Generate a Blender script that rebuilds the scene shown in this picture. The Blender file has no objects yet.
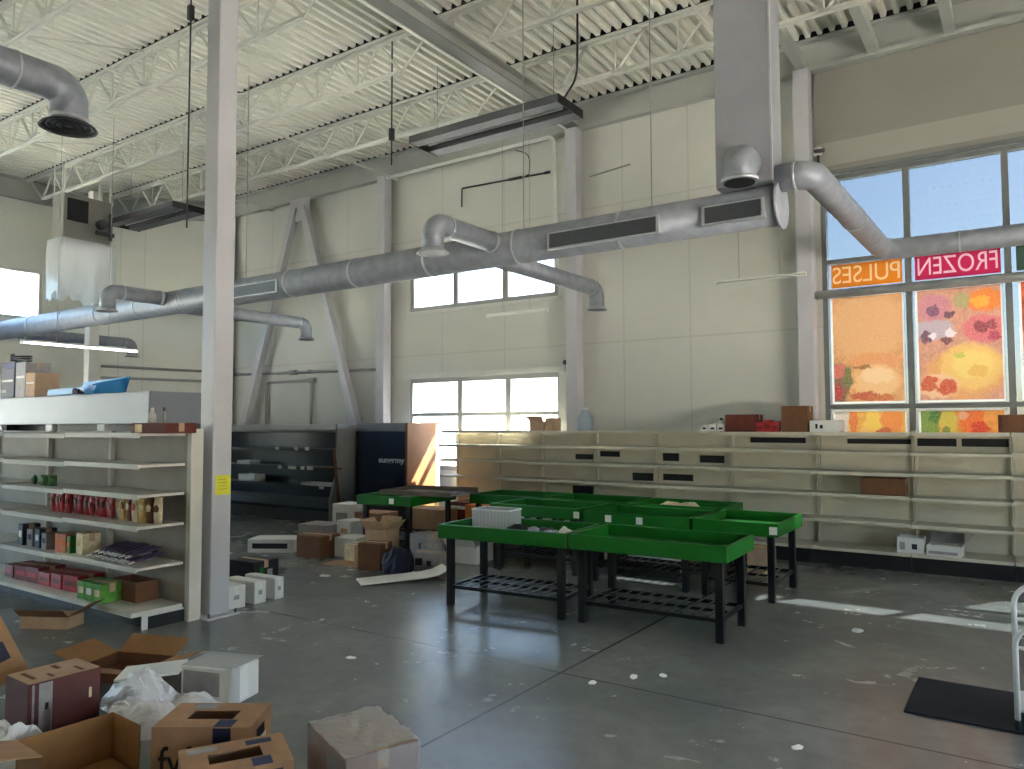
import bpy, bmesh, math, random
from mathutils import Vector, Matrix
random.seed(7)
sc = bpy.context.scene
COL = sc.collection
PI = math.pi

# ------------------------------------------------------------------ materials
def lin(c):
    return tuple(((v/255)/12.92 if v/255 <= .04045 else ((v/255+.055)/1.055)**2.4) for v in c)
MATS = {}
def mat(name, rgb, rough=.6, metal=0., var=.12, scale=6., bump=0., spec=.4, bscale=None):
    if name in MATS: return MATS[name]
    m = bpy.data.materials.new(name); m.use_nodes = True
    nt = m.node_tree; N = nt.nodes; L = nt.links
    b = N['Principled BSDF']
    b.inputs['Roughness'].default_value = rough; b.inputs['Metallic'].default_value = metal
    b.inputs['Specular IOR Level'].default_value = spec
    tc = N.new('ShaderNodeTexCoord'); nz = N.new('ShaderNodeTexNoise')
    nz.inputs['Scale'].default_value = scale; nz.inputs['Detail'].default_value = 5
    L.new(tc.outputs['Object'], nz.inputs['Vector'])
    cr = N.new('ShaderNodeValToRGB')
    c = lin(rgb)
    cr.color_ramp.elements[0].position = .3; cr.color_ramp.elements[1].position = .7
    cr.color_ramp.elements[0].color = (*[v*(1-var) for v in c], 1)
    cr.color_ramp.elements[1].color = (*[min(1, v*(1+var)) for v in c], 1)
    L.new(nz.outputs['Fac'], cr.inputs['Fac']); L.new(cr.outputs['Color'], b.inputs['Base Color'])
    if bump:
        n2 = N.new('ShaderNodeTexNoise'); n2.inputs['Scale'].default_value = bscale or scale*3
        L.new(tc.outputs['Object'], n2.inputs['Vector'])
        bp = N.new('ShaderNodeBump'); bp.inputs['Strength'].default_value = bump; bp.inputs['Distance'].default_value = .02
        L.new(n2.outputs['Fac'], bp.inputs['Height']); L.new(bp.outputs['Normal'], b.inputs['Normal'])
    MATS[name] = m
    return m

class G:                                           # tiny node-graph helper
    def __init__(s, m):
        m.use_nodes = True; s.nt = m.node_tree; s.N = s.nt.nodes; s.L = s.nt.links
    def math(s, op, a, b=None, c=None):
        n = s.N.new('ShaderNodeMath'); n.operation = op
        for i, v in enumerate((a, b, c)):
            if v is None: continue
            if isinstance(v, (int, float)): n.inputs[i].default_value = v
            else: s.L.new(v, n.inputs[i])
        return n.outputs[0]
    def mix(s, f, a, b):
        n = s.N.new('ShaderNodeMix'); n.data_type = 'RGBA'
        for i, v in ((0, f), (6, a), (7, b)):
            if isinstance(v, (int, float)): n.inputs[i].default_value = v
            elif isinstance(v, tuple): n.inputs[i].default_value = (*v[:3], 1)
            else: s.L.new(v, n.inputs[i])
        return n.outputs[2]
    def noise(s, vec, scale, detail=4, rough=.55, dist=0):
        n = s.N.new('ShaderNodeTexNoise'); n.inputs['Scale'].default_value = scale
        n.inputs['Detail'].default_value = detail; n.inputs['Roughness'].default_value = rough
        n.inputs['Distortion'].default_value = dist
        s.L.new(vec, n.inputs['Vector']); return n.outputs['Fac'], n.outputs['Color']
    def ramp(s, f, *stops):
        n = s.N.new('ShaderNodeValToRGB'); e = n.color_ramp.elements
        while len(e) < len(stops): e.new(.5)
        for i, (p, c) in enumerate(stops):
            e[i].position = p; e[i].color = (*c[:3], 1) if isinstance(c, tuple) else (c, c, c, 1)
        s.L.new(f, n.inputs['Fac']); return n.outputs['Color']

def floor_mat():
    m = bpy.data.materials.new('polished_concrete'); g = G(m); b = g.N['Principled BSDF']
    geo = g.N.new('ShaderNodeNewGeometry'); pos = geo.outputs['Position']
    sx = g.N.new('ShaderNodeSeparateXYZ'); g.L.new(pos, sx.inputs[0]); X, Y = sx.outputs[0], sx.outputs[1]
    f1, _ = g.noise(pos, .7, 6, .6, .6); f2, _ = g.noise(pos, 7, 5, .65); f3, _ = g.noise(pos, 1.7, 7, .7, 1.2)
    c = g.ramp(f1, (.3, lin((104, 107, 106))), (.5, lin((117, 120, 118))), (.72, lin((136, 137, 133))))
    c = g.mix(g.math('MULTIPLY', g.ramp(f2, (.35, 1.), (.6, 0.)), .28), c, lin((92, 95, 96)))
    c = g.mix(g.math('MULTIPLY', g.ramp(f3, (.64, 0.), (.8, 1.)), .25), c, lin((150, 148, 140)))
    def line(v, v0, step, w):
        t = g.math('ABSOLUTE', g.math('SUBTRACT', g.math('FLOORED_MODULO', g.math('SUBTRACT', v, v0-step/2), step), step/2))
        return g.math('LESS_THAN', t, w)
    j = g.math('MAXIMUM', line(X, JX, 5.1, .009), line(Y, JY, 4.9, .008))
    c = g.mix(g.math('MULTIPLY', j, .75), c, lin((60, 62, 64)))
    g.L.new(c, b.inputs['Base Color'])
    r = g.math('ADD', g.math('MULTIPLY', f3, .16), .13)
    r = g.math('ADD', r, g.math('MULTIPLY', f2, .08))
    g.L.new(r, b.inputs['Roughness']); b.inputs['Specular IOR Level'].default_value = .55
    bp = g.N.new('ShaderNodeBump'); bp.inputs['Strength'].default_value = .06; bp.inputs['Distance'].default_value = .02
    g.L.new(f2, bp.inputs['Height']); g.L.new(bp.outputs['Normal'], b.inputs['Normal'])
    return m

def wall_mat(name, rgb, xs=(), zs=(), ang=0.):
    """painted tilt-up panels with joint lines at the given places"""
    m = bpy.data.materials.new(name); g = G(m); b = g.N['Principled BSDF']
    geo = g.N.new('ShaderNodeNewGeometry'); pos = geo.outputs['Position']
    sx = g.N.new('ShaderNodeSeparateXYZ'); g.L.new(pos, sx.inputs[0])
    H = g.math('ADD', g.math('MULTIPLY', sx.outputs[0], math.cos(ang)), g.math('MULTIPLY', sx.outputs[1], math.sin(ang)))
    Z = sx.outputs[2]
    f1, _ = g.noise(pos, .5, 5, .6); f2, _ = g.noise(pos, 9, 4)
    c0 = lin(rgb)
    c = g.ramp(f1, (.3, tuple(v*.93 for v in c0)), (.7, tuple(min(1, v*1.05) for v in c0)))
    acc = None
    for v, lst, w in ((H, xs, .012), (Z, zs, .012)):
        for p in lst:
            t = g.math('LESS_THAN', g.math('ABSOLUTE', g.math('SUBTRACT', v, p)), w)
            acc = t if acc is None else g.math('MAXIMUM', acc, t)
    if acc is not None:
        c = g.mix(g.math('MULTIPLY', acc, .25), c, tuple(v*.45 for v in c0))
    g.L.new(c, b.inputs['Base Color']); b.inputs['Roughness'].default_value = .75
    bp = g.N.new('ShaderNodeBump'); bp.inputs['Strength'].default_value = .1; bp.inputs['Distance'].default_value = .01
    g.L.new(f2, bp.inputs['Height']); g.L.new(bp.outputs['Normal'], b.inputs['Normal'])
    return m

def glass_mat(name, tint, refl=.06):
    m = bpy.data.materials.new(name); g = G(m); N = g.N
    N.remove(N['Principled BSDF'])
    t = N.new('ShaderNodeBsdfTransparent'); t.inputs[0].default_value = (*tint, 1)
    gl = N.new('ShaderNodeBsdfGlossy'); gl.inputs['Roughness'].default_value = .03
    mx = N.new('ShaderNodeMixShader'); mx.inputs[0].default_value = refl
    g.L.new(t.outputs[0], mx.inputs[1]); g.L.new(gl.outputs[0], mx.inputs[2])
    g.L.new(mx.outputs[0], N['Material Output'].inputs[0])
    return m

def sheet_mat(name, rgb, trans=.5, clear=.0, rough=.4):
    """thin translucent sheet (plastic film, printed vinyl)"""
    m = bpy.data.materials.new(name); g = G(m); N = g.N
    N.remove(N['Principled BSDF'])
    d = N.new('ShaderNodeBsdfDiffuse'); t = N.new('ShaderNodeBsdfTranslucent')
    mx = N.new('ShaderNodeMixShader'); mx.inputs[0].default_value = trans
    g.L.new(d.outputs[0], mx.inputs[1]); g.L.new(t.outputs[0], mx.inputs[2])
    out = mx.outputs[0]
    if clear:
        tr = N.new('ShaderNodeBsdfTransparent'); tr.inputs[0].default_value = (.93, .94, .95, 1)
        m2 = N.new('ShaderNodeMixShader'); m2.inputs[0].default_value = clear
        g.L.new(out, m2.inputs[1]); g.L.new(tr.outputs[0], m2.inputs[2]); out = m2.outputs[0]
        gl = N.new('ShaderNodeBsdfGlossy'); gl.inputs['Roughness'].default_value = rough*.5
        m3 = N.new('ShaderNodeMixShader'); m3.inputs[0].default_value = .08
        g.L.new(out, m3.inputs[1]); g.L.new(gl.outputs[0], m3.inputs[2]); out = m3.outputs[0]
    g.L.new(out, N['Material Output'].inputs[0])
    if rgb is not None:
        for n in (d, t): n.inputs[0].default_value = (*lin(rgb), 1)
    m['d'] = d.name; m['t'] = t.name
    return m

def art_mat(name, base, blobs, nsc=11, wob=.07):
    """printed vinyl: a procedural picture of overlapping ellipses in the sheet's own (object) coordinates"""
    m = sheet_mat(name, None, .27); g = G(m)
    tc = g.N.new('ShaderNodeTexCoord'); sx = g.N.new('ShaderNodeSeparateXYZ')
    f, col = g.noise(tc.outputs['Object'], nsc, 4, .6)
    sn = g.N.new('ShaderNodeSeparateColor'); g.L.new(col, sn.inputs[0])
    g.L.new(tc.outputs['Object'], sx.inputs[0])
    X = g.math('ADD', sx.outputs[0], g.math('MULTIPLY', g.math('SUBTRACT', sn.outputs[0], .5), wob*2))
    Z = g.math('ADD', sx.outputs[2], g.math('MULTIPLY', g.math('SUBTRACT', sn.outputs[1], .5), wob*2))
    b0 = lin(base)
    c = g.ramp(f, (.3, tuple(v*.8 for v in b0)), (.7, tuple(min(1, v*1.15) for v in b0)))
    for (x, z, rx, rz, rgb) in blobs:
        dx = g.math('DIVIDE', g.math('SUBTRACT', X, x), rx); dz = g.math('DIVIDE', g.math('SUBTRACT', Z, z), rz)
        d = g.math('ADD', g.math('MULTIPLY', dx, dx), g.math('MULTIPLY', dz, dz))
        e_ = g.N.new('ShaderNodeClamp'); g.L.new(g.math('MULTIPLY', g.math('SUBTRACT', 1.2, d), 2.2), e_.inputs[0])
        c = g.mix(g.math('MULTIPLY', e_.outputs[0], .92), c, lin(rgb))
    ff, _ = g.noise(tc.outputs['Object'], 45, 3)
    c = g.mix(g.math('MULTIPLY', g.ramp(ff, (.4, 0.), (.75, 1.)), .22), c, lin((250, 225, 190)))
    for k in ('d', 't'): g.L.new(c, g.N[m[k]].inputs[0])
    return m

# ------------------------------------------------------------------ mesh builder
def front_only(o, ax=1):
    bm = bmesh.new(); bm.from_mesh(o.data); bm.normal_update()
    lo = min(v.co[ax] for v in bm.verts); hi = max(v.co[ax] for v in bm.verts); mid = (lo+hi)/2
    keep = (lambda f: all(v.co[ax] < mid for v in f.verts)) if ax == 1 else (lambda f: all(v.co[ax] > mid for v in f.verts))
    bmesh.ops.delete(bm, geom=[f for f in bm.faces if not keep(f)], context='FACES'); bm.to_mesh(o.data); bm.free()
class MB:
    def __init__(s): s.v = []; s.f = []; s.m = []
    def add(s, vs, fs, mi=0):
        o = len(s.v); s.v += [tuple(v) for v in vs]; s.f += [tuple(i+o for i in f) for f in fs]; s.m += [mi]*len(fs); return s
    def box(s, x0, x1, y0, y1, z0, z1, mi=0, M=None):
        vs = [Vector((x, y, z)) for z in (z0, z1) for y in (y0, y1) for x in (x0, x1)]
        if M: vs = [M @ v for v in vs]
        return s.add(vs, [(0, 2, 3, 1), (4, 5, 7, 6), (0, 1, 5, 4), (2, 6, 7, 3), (0, 4, 6, 2), (1, 3, 7, 5)], mi)
    def beam(s, p, q, w, h=None, mi=0, up=(0, 0, 1)):
        h = h or w; p = Vector(p); q = Vector(q); d = (q-p).normalized(); u = Vector(up)
        if abs(d.dot(u)) > .98: u = Vector((0, 1, 0))
        r = d.cross(u).normalized(); u = r.cross(d)
        vs = [c + r*a*w/2 + u*b*h/2 for c in (p, q) for a, b in ((-1, -1), (1, -1), (1, 1), (-1, 1))]
        return s.add(vs, [(3, 2, 1, 0), (4, 5, 6, 7), (0, 1, 5, 4), (1, 2, 6, 5), (2, 3, 7, 6), (3, 0, 4, 7)], mi)
    def sweep(s, path, r, n=12, mi=0, caps=True, closed=False):
        P = [Vector(p) for p in path]; k = len(P)
        R = r if isinstance(r, (list, tuple)) else [r]*k
        t = [(P[min(i+1, k-1)]-P[max(i-1, 0)]).normalized() for i in range(k)]
        a = Vector((0, 0, 1)) if abs(t[0].z) < .9 else Vector((1, 0, 0))
        u = t[0].cross(a).normalized(); vs = []
        for i in range(k):
            u = (u - t[i]*u.dot(t[i])).normalized(); w = t[i].cross(u)
            vs += [P[i] + (u*math.cos(2*PI*j/n)+w*math.sin(2*PI*j/n))*R[i] for j in range(n)]
        fs = [(i*n+j, i*n+(j+1) % n, (i+1)*n+(j+1) % n, (i+1)*n+j) for i in range(k-1) for j in range(n)]
        if caps: fs += [tuple(range(n-1, -1, -1)), tuple(range((k-1)*n, k*n))]
        return s.add(vs, fs, mi)
    def cyl(s, p, q, r, n=16, mi=0, r2=None): return s.sweep([p, q], [r, r if r2 is None else r2], n, mi)
    def prism(s, pts, y0, y1, mi=0, axis='y'):
        """polygon (a,b) extruded along axis"""
        f = {'y': lambda a, b, c: (a, c, b), 'x': lambda a, b, c: (c, a, b), 'z': lambda a, b, c: (a, b, c)}[axis]
        n = len(pts); vs = [f(a, b, y0) for a, b in pts]+[f(a, b, y1) for a, b in pts]
        return s.add(vs, [tuple(range(n)), tuple(range(2*n-1, n-1, -1))]+[(i, i+n, (i+1) % n+n, (i+1) % n) for i in range(n)], mi)
    def build(s, name, mats, parent=None, smooth=False, bevel=0, M=None):
        me = bpy.data.meshes.new(name); me.from_pydata(s.v, [], s.f)
        for mm in (mats if isinstance(mats, (list, tuple)) else [mats]): me.materials.append(mm)
        for p, i in zip(me.polygons, s.m): p.material_index = i
        bm = bmesh.new(); bm.from_mesh(me)
        if M: bmesh.ops.transform(bm, matrix=M, verts=bm.verts)
        bmesh.ops.recalc_face_normals(bm, faces=bm.faces)
        bm.to_mesh(me); bm.free()
        o = bpy.data.objects.new(name, me); COL.objects.link(o)
        if parent: o.parent = parent
        if smooth:
            for p in me.polygons: p.use_smooth = len(p.vertices) == 4
        if bevel:
            b = o.modifiers.new('bevel', 'BEVEL'); b.width = bevel; b.segments = 2; b.limit_method = 'ANGLE'; b.angle_limit = .7
        return o

def fillet(pts, r, n=6):
    P = [Vector(p) for p in pts]; out = [P[0]]
    for i in range(1, len(P)-1):
        a, b, c = P[i-1], P[i], P[i+1]; d1 = (a-b).normalized(); d2 = (c-b).normalized()
        half = d1.angle(d2)/2
        if half > PI/2-.02: out.append(b); continue
        t = min(r/math.tan(half), (a-b).length*.49, (c-b).length*.49); rr = t*math.tan(half)
        cen = b + (d1+d2).normalized()*rr/math.sin(half); s0 = b+d1*t-cen; s1 = b+d2*t-cen
        th = s0.angle(s1); ax = s0.cross(s1).normalized()
        out += [cen + Matrix.Rotation(th*k/n, 3, ax) @ s0 for k in range(n+1)]
    return out+[P[-1]]

def tag(o, label, cat, group=None, kind=None):
    o['label'] = label; o['category'] = cat
    if group: o['group'] = group
    if kind: o['kind'] = kind
    return o
def thing(name, label, cat, loc=(0, 0, 0), rz=0., group=None, kind=None):
    o = bpy.data.objects.new(name, None); COL.objects.link(o); o.empty_display_size = .1
    o.location = loc; o.rotation_euler = (0, 0, rz)
    return tag(o, label, cat, group, kind)
def struct(o): o['kind'] = 'structure'; return o
def dup(root, loc, rz=0., label=None, group=None, scale=None):
    def cp(o, par):
        c = o.copy(); COL.objects.link(c)
        if par: c.parent = par
        for ch in list(o.children): cp(ch, c)
        return c
    r = cp(root, None); r.location = loc; r.rotation_euler = (0, 0, rz)
    if label: r['label'] = label
    if group: r['group'] = group
    if scale: r.scale = scale
    return r
def text_part(txt, size, m, parent, loc, rot, name='lettering', depth=.001, sx=1., bold=0.):
    cu = bpy.data.curves.new(name, 'FONT'); cu.body = txt; cu.size = size; cu.extrude = depth
    cu.align_x = 'CENTER'; cu.align_y = 'CENTER'; cu.offset = bold
    t = bpy.data.objects.new(name+'_src', cu); COL.objects.link(t)
    bpy.context.view_layer.update()
    me = bpy.data.meshes.new_from_object(t.evaluated_get(bpy.context.evaluated_depsgraph_get()))
    bpy.data.objects.remove(t); bpy.data.curves.remove(cu)
    me.materials.clear(); me.materials.append(m)
    o = bpy.data.objects.new(name, me); COL.objects.link(o)
    o.parent = parent; o.location = loc; o.rotation_euler = rot; o.scale = (sx, 1, 1)
    return o

# ------------------------------------------------------------------ palette
WHITE_STEEL = mat('painted_white_steel', (214, 214, 208), .45, 0, .05, 3)
COLUMN_PAINT = mat('column_paint', (188, 186, 192), .4, 0, .05, 2, spec=.5)
DECK = mat('white_deck', (222, 221, 211), .55, 0, .06, 2)
JOIST = mat('white_joist', (204, 203, 195), .55, 0, .08, 3)
GIRDER = mat('girder_paint', (172, 173, 168), .55, 0, .06, 2)
GALV = mat('galvanised_duct', (140, 144, 152), .5, .2, .14, 9, .08)
GALV2 = mat('galvanised_seam', (178, 181, 186), .42, .35, .1, 9)
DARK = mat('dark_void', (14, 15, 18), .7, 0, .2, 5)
GRILLE = mat('grey_grille', (70, 73, 78), .5, .3, .1, 30)
LAMP_G = mat('lamp_grey', (84, 85, 89), .6, .1, .08, 10)
LAMP_D = mat('lamp_dark', (30, 30, 33), .6, .1, .1, 10)
FRAME = mat('window_frame_grey', (120, 124, 124), .5, .2, .06, 5)
FRAME_W = mat('window_frame_white', (206, 205, 200), .5, 0, .04, 5)
FRAME_2 = mat('window_frame_pale', (150, 150, 148), .5, 0, .04, 5)
SHELF = mat('shelf_enamel', (196, 190, 172), .5, 0, .06, 5)
SHELF_B = mat('shelf_back_enamel', (202, 194, 174), .6, 0, .07, 3)
SHELF_W = mat('shelf_white', (208, 203, 194), .5, 0, .05, 5)
SHELF_WB = mat('shelf_white_back', (164, 158, 150), .65, 0, .08, 4)
KICK = mat('black_kick', (20, 20, 22), .55, 0, .2, 8)
GREEN = mat('tray_green', (12, 98, 22), .45, 0, .08, 8, spec=.3)
BLACK_STEEL = mat('black_steel', (9, 9, 11), .45, 0, .15, 12)
CARD = mat('cardboard', (164, 126, 94), .85, 0, .1, 12)
CARD_D = mat('cardboard_inside', (140, 100, 60), .9, 0, .1, 12)
CARD_P = mat('pale_cardboard', (180, 150, 122), .85, 0, .1, 12)
CARD_B = mat('brown_cardboard', (108, 72, 48), .85, 0, .12, 12)
BOX_W = mat('white_carton', (214, 212, 208), .7, 0, .05, 10)
BOX_G = mat('grey_carton', (150, 146, 146), .75, 0, .12, 14)
MAROON = mat('maroon_print', (84, 38, 34), .5, 0, .2, 7)
NAVY_C = mat('navy_print', (30, 34, 58), .6, 0, .2, 9)
INK = mat('black_ink', (26, 24, 26), .7, 0, .1, 8)
INK_B = mat('blue_ink', (44, 52, 84), .7, 0, .15, 8)
TAPE = mat('label_white', (225, 224, 220), .6, 0, .04, 8)
RED = mat('red_print', (166, 32, 40), .45, 0, .25, 22)
REDD = mat('dark_red_print', (110, 28, 30), .5, 0, .2, 14)
YELLOW = mat('yellow_print', (206, 170, 96), .5, 0, .25, 25)
CREAM = mat('cream_print', (214, 196, 160), .5, 0, .2, 25)
ORANGE_P = mat('orange_print', (214, 120, 48), .6, 0, .12, 10)
GREEN_P = mat('green_print', (84, 150, 52), .5, 0, .3, 25)
SILVER = mat('silver_foil', (150, 146, 158), .3, .55, .2, 20)
PURPLE = mat('purple_print', (74, 62, 90), .5, 0, .25, 25)
BLUE_T = mat('blue_plastic', (24, 128, 190), .35, 0, .06, 6)
NAVY = mat('case_navy', (24, 33, 54), .3, 0, .1, 3, spec=.55)
CASE_G = mat('case_grey', (126, 126, 126), .4, .15, .06, 3)
CASE_D = mat('case_dark_grey', (58, 62, 64), .4, .1, .08, 3)
CASE_RIM = mat('case_rim', (176, 174, 166), .45, 0, .05, 4)
PANEL_S = mat('beige_end_panel', (128, 80, 44), .55, 0, .06, 4)
WOOD = mat('brown_wood', (92, 58, 44), .7, 0, .2, 14)
MATB = mat('black_mat', (24, 25, 32), .9, 0, .15, 60, .3)
TUBE_W = mat('white_tube', (205, 205, 205), .35, .1, .04, 5)
RUBBER = mat('black_rubber', (22, 22, 24), .7, 0, .1, 10)
YNOTE = mat('yellow_paper', (226, 222, 64), .7, 0, .05, 12)
PIPE = mat('pipe_grey', (150, 150, 148), .5, .2, .06, 6)
CABLE = mat('black_cable', (38, 38, 40), .6, 0, .1, 6)
BRICKRED = mat('red_brown_carton', (96, 44, 34), .75, 0, .15, 12)
FILM = sheet_mat('clear_film', (226, 228, 230), .5, .45, .3)
FILMC = sheet_mat('crinkled_film', (220, 218, 214), .3, .5, .15)
WHITE_BAG = mat('white_plastic_bag', (220, 220, 226), .35, 0, .05, 10, .3, bscale=18)
TUBE_ON = bpy.data.materials.new('lit_tube'); TUBE_ON.use_nodes = True
TUBE_ON.node_tree.nodes['Principled BSDF'].inputs['Emission Color'].default_value = (1, .98, .95, 1)
TUBE_ON.node_tree.nodes['Principled BSDF'].inputs['Emission Strength'].default_value = 4
GLASS = glass_mat('clear_glass', (.93, .96, .95))
GLASS_B = glass_mat('dimmed_glass', (.71, .74, .745))  # tint added to dim sun and sky through the two stacked windows
GLASS_T = glass_mat('tinted_glass', (.2, .214, .221), .03)
JX, JY = -2.64, 4.43

# ------------------------------------------------------------------ the shell
YW = 10.4; ZD = 6.72
XL = -17.0; XR = 5.0; YR = -6.0
PAINT = (200, 199, 192)
WM = wall_mat('tilt_up_panels', PAINT, (-13.3, -11.0, -8.6, -7.25, -4.0, -5.05), (2.9, 5.02))
WM_L = wall_mat('side_panels', (222, 221, 212))  # paint raised lighter to mimic window glare on the left
WM_C = wall_mat('corner_panels', (226, 225, 215), (-4.6, -5.1, -6.2), (), math.atan2(1.94, 1.87))  # corner paint likewise lightened, glare put into its colour
fl = MB().box(XL-.3, XR+.3, YR-.3, YW+.3, -.15, 0).build('floor', floor_mat()); struct(fl)
# back wall with three openings
W1 = (-9.36, -6.2, 3.70, 4.55); W2 = (-9.38, -6.15, .85, 2.48); W3 = (-2.2, 3.9, .5, 4.87)
b = MB(); T = .3
b.box(XL, W1[0], YW, YW+T, 0, ZD+.1)
b.box(W1[0], W1[1], YW, YW+T, W1[3], ZD+.1); b.box(W1[0], W1[1], YW, YW+T, W2[3], W1[2]); b.box(W1[0], W1[1], YW, YW+T, 0, W2[2])
b.box(W1[1], W3[0], YW, YW+T, 0, ZD+.1)
b.box(W3[0], W3[1], YW, YW+T, W3[3], ZD+.1); b.box(W3[0], W3[1], YW, YW+T, 0, W3[2])
b.box(W3[1], XR+.3, YW, YW+T, 0, ZD+.1)
struct(b.build('wall_back', WM))
b = MB()                                           # left wall: window near the corner
b.box(XL-T, XL, YR, -5, 0, ZD+.1); b.box(XL-T, XL, 7.5, 8.7, 0, ZD+.1)
b.box(XL-T, XL, -5, 7.5, 4.88, ZD+.1); b.box(XL-T, XL, -5, 7.5, 2.48, 3.83); b.box(XL-T, XL, -5, 7.5, 0, .85); b.box(XL-T, XL, 5.2, 7.5, .85, 2.48)  # window band stretched out of view and lower band added for light
struct(b.build('wall_left', WM_L))
b = MB(); b.prism([(XL, 8.46), (-15.13, YW), (-15.3, YW+.2), (XL-.2, 8.6)], 0, ZD+.1, axis='z')
struct(b.build('wall_corner', WM_C))
b = MB(); RO = (1.5, 6.5, .4, 2.6)               # right wall: unseen shop front, opening sized for the light it lets in
b.box(XR, XR+T, YR, RO[0], 0, ZD+.1); b.box(XR, XR+T, RO[1], YW, 0, ZD+.1)
b.box(XR, XR+T, RO[0], RO[1], RO[3], ZD+.1); b.box(XR, XR+T, RO[0], RO[1], 0, RO[2])
struct(b.build('wall_right', WM_L))
struct(MB().box(XL, XR, YR-T, YR, 0, ZD+.1).build('wall_front', WM_L))
# corrugated roof deck, flutes along Y
b = MB(); pitch = .15; x = XL-.3; prof = []
while x < XR+.3:
    prof += [(x, ZD), (x+.055, ZD), (x+.07, ZD+.07), (x+.135, ZD+.07)]; x += pitch
n = len(prof); vs = [(a, YR-.3, z) for a, z in prof]+[(a, YW+.3, z) for a, z in prof]
b.add(vs, [(i, i+1, n+i+1, n+i) for i in range(n-1)])
struct(b.build('ceiling', DECK))
struct(MB().box(XL-.5, XR+.5, YR-.5, YW+.5, ZD+.1, ZD+.3).build('roof_slab', DECK))

# ---- windows
def window(name, x0, x1, z0, z1, muls, rails, fw, fm, glass, mul_w=.06):
    w = thing(name, 'x', 'window'); del w['label']; del w['category']; struct(w); y = YW+.06
    f = MB(); f.box(x0, x0+fw, y-.05, y+.06, z0, z1).box(x1-fw, x1, y-.05, y+.06, z0, z1)
    f.box(x0+fw, x1-fw, y-.05, y+.06, z0, z0+fw).box(x0+fw, x1-fw, y-.05, y+.06, z1-fw, z1)
    f.build('window_frame', fm, w)
    for m in muls: MB().box(m-mul_w/2, m+mul_w/2, y-.045, y+.055, z0+fw, z1-fw).build('mullion', fm, w)
    xs = [x0+fw-mul_w/2]+list(muls)+[x1-fw+mul_w/2]
    for r in rails:
        q = MB()
        for a, c in zip(xs[:-1], xs[1:]): q.box(a+mul_w/2, c-mul_w/2, y-.035, y+.045, r-.03, r+.03)
        q.build('rail', fm, w)
    zs = [z0+fw]+list(rails)+[z1-fw]
    for a, c in zip(xs[:-1], xs[1:]):
        for p, q in zip(zs[:-1], zs[1:]):
            MB().box(a+mul_w/2, c-mul_w/2, y+.012, y+.018, p, q).build('pane', glass, w)
    return w
w1 = window('window_1', *W1, (-8.31, -7.24), (), .08, FRAME_2, GLASS_B, .1)
w2 = window('window_2', *W2, (-8.21, -7.19), (1.83,), .08, FRAME_2, GLASS_B, .1)
w3 = window('window_3', *W3, (-1.2, -.17, .86, 1.88, 2.9), (1.86, 3.33, 3.74), .06, FRAME, GLASS_T, .07)
MB().box(W3[0]-.1, W3[1]+.1, YW-.06, YW-.002, W3[3], W3[3]+.05).build('head_trim', FRAME, w3)
MB().box(W1[0]-.05, W1[1]+.05, YW-.05, YW-.002, W1[2]-.05, W1[2]).build('window_sill', FRAME_W, w1)
MB().box(W2[0]-.12, W2[1]+.08, YW-.035, YW-.002, W2[3], W2[3]+.09).build('head_trim', FRAME_W, w2)
w4 = thing('window_4', 'x', 'window'); del w4['label']; del w4['category']; struct(w4)
f = MB()
for y0, y1, z0, z1 in ((7.43, 7.5, 3.83, 4.88), (-5, 7.43, 3.83, 3.9), (-5, 7.43, 4.81, 4.88), (-5, 5.2, .85, .92), (-5, 5.2, 2.41, 2.48)):
    f.box(XL-.12, XL-.02, y0, y1, z0, z1)
f.build('window_frame', FRAME_W, w4)
for k in range(12): MB().box(XL-.12, XL-.02, -4.9+k*1.03, -4.84+k*1.03, 3.9, 4.81).build('mullion', FRAME_W, w4)
MB().box(XL-.075, XL-.07, -5, 7.43, 3.9, 4.81).build('pane', GLASS, w4)
MB().box(XL-.075, XL-.07, -5, 5.2, .92, 2.41).build('pane', GLASS, w4)  # unseen lower glazing, added to bring in more light
for nm, mk in (('window_5', lambda q: [q.box(XR+.05, XR+.13, a-.05, a+.05, RO[2], RO[3]) for a in (1.55, 3.2, 4.8, 6.45)]+[q.box(XR+.05, XR+.13, RO[0], RO[1], z-.05, z+.05) for z in (.45, 1.8, 2.55)]),):
    q = MB(); mk(q); struct(q.build(nm, FRAME))

# trims: eave beam along the back wall and round the corner
def eave(a, c):
    a = Vector(a); c = Vector(c); d = (c-a).normalized(); nrm = Vector((d.y, -d.x, 0))   # into the room
    q = MB()
    for o0, z0, z1, w in ((.02, 6.33, 6.70, .02), (.06, 6.28, 6.33, .13), (.06, 6.68, 6.715, .13)):
        q.beam(a+nrm*(o0+.0)+Vector((0, 0, (z0+z1)/2)), c+nrm*(o0+.0)+Vector((0, 0, (z0+z1)/2)), w, z1-z0)
    return q
struct(eave((-15.1, YW, 0), (XR, YW, 0)).build('trim_1', GIRDER))
struct(MB().box(-15.0, XR, YW-.13, YW-.11, ZD-.003, ZD+.068).build('trim_5', DARK))  # dark strip standing for the shade in the flutes over the eave beam
struct(eave((XL, 8.5, 0), (-15.16, YW-.02, 0)).build('trim_2', GIRDER))
struct(eave((XL, YR, 0), (XL, 8.44, 0)).build('trim_3', GIRDER))
struct(MB().box(W3[0]-.05, XR, YW-.025, YW-.001, 4.93, 6.27).build('trim_13', wall_mat('header_panel', (142, 140, 132))))
struct(MB().box(W3[0]-.05, XR, YW-.04, YW-.0252, 4.99, 5.3).build('trim_4', wall_mat('header_band', (160, 158, 150))))

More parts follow.
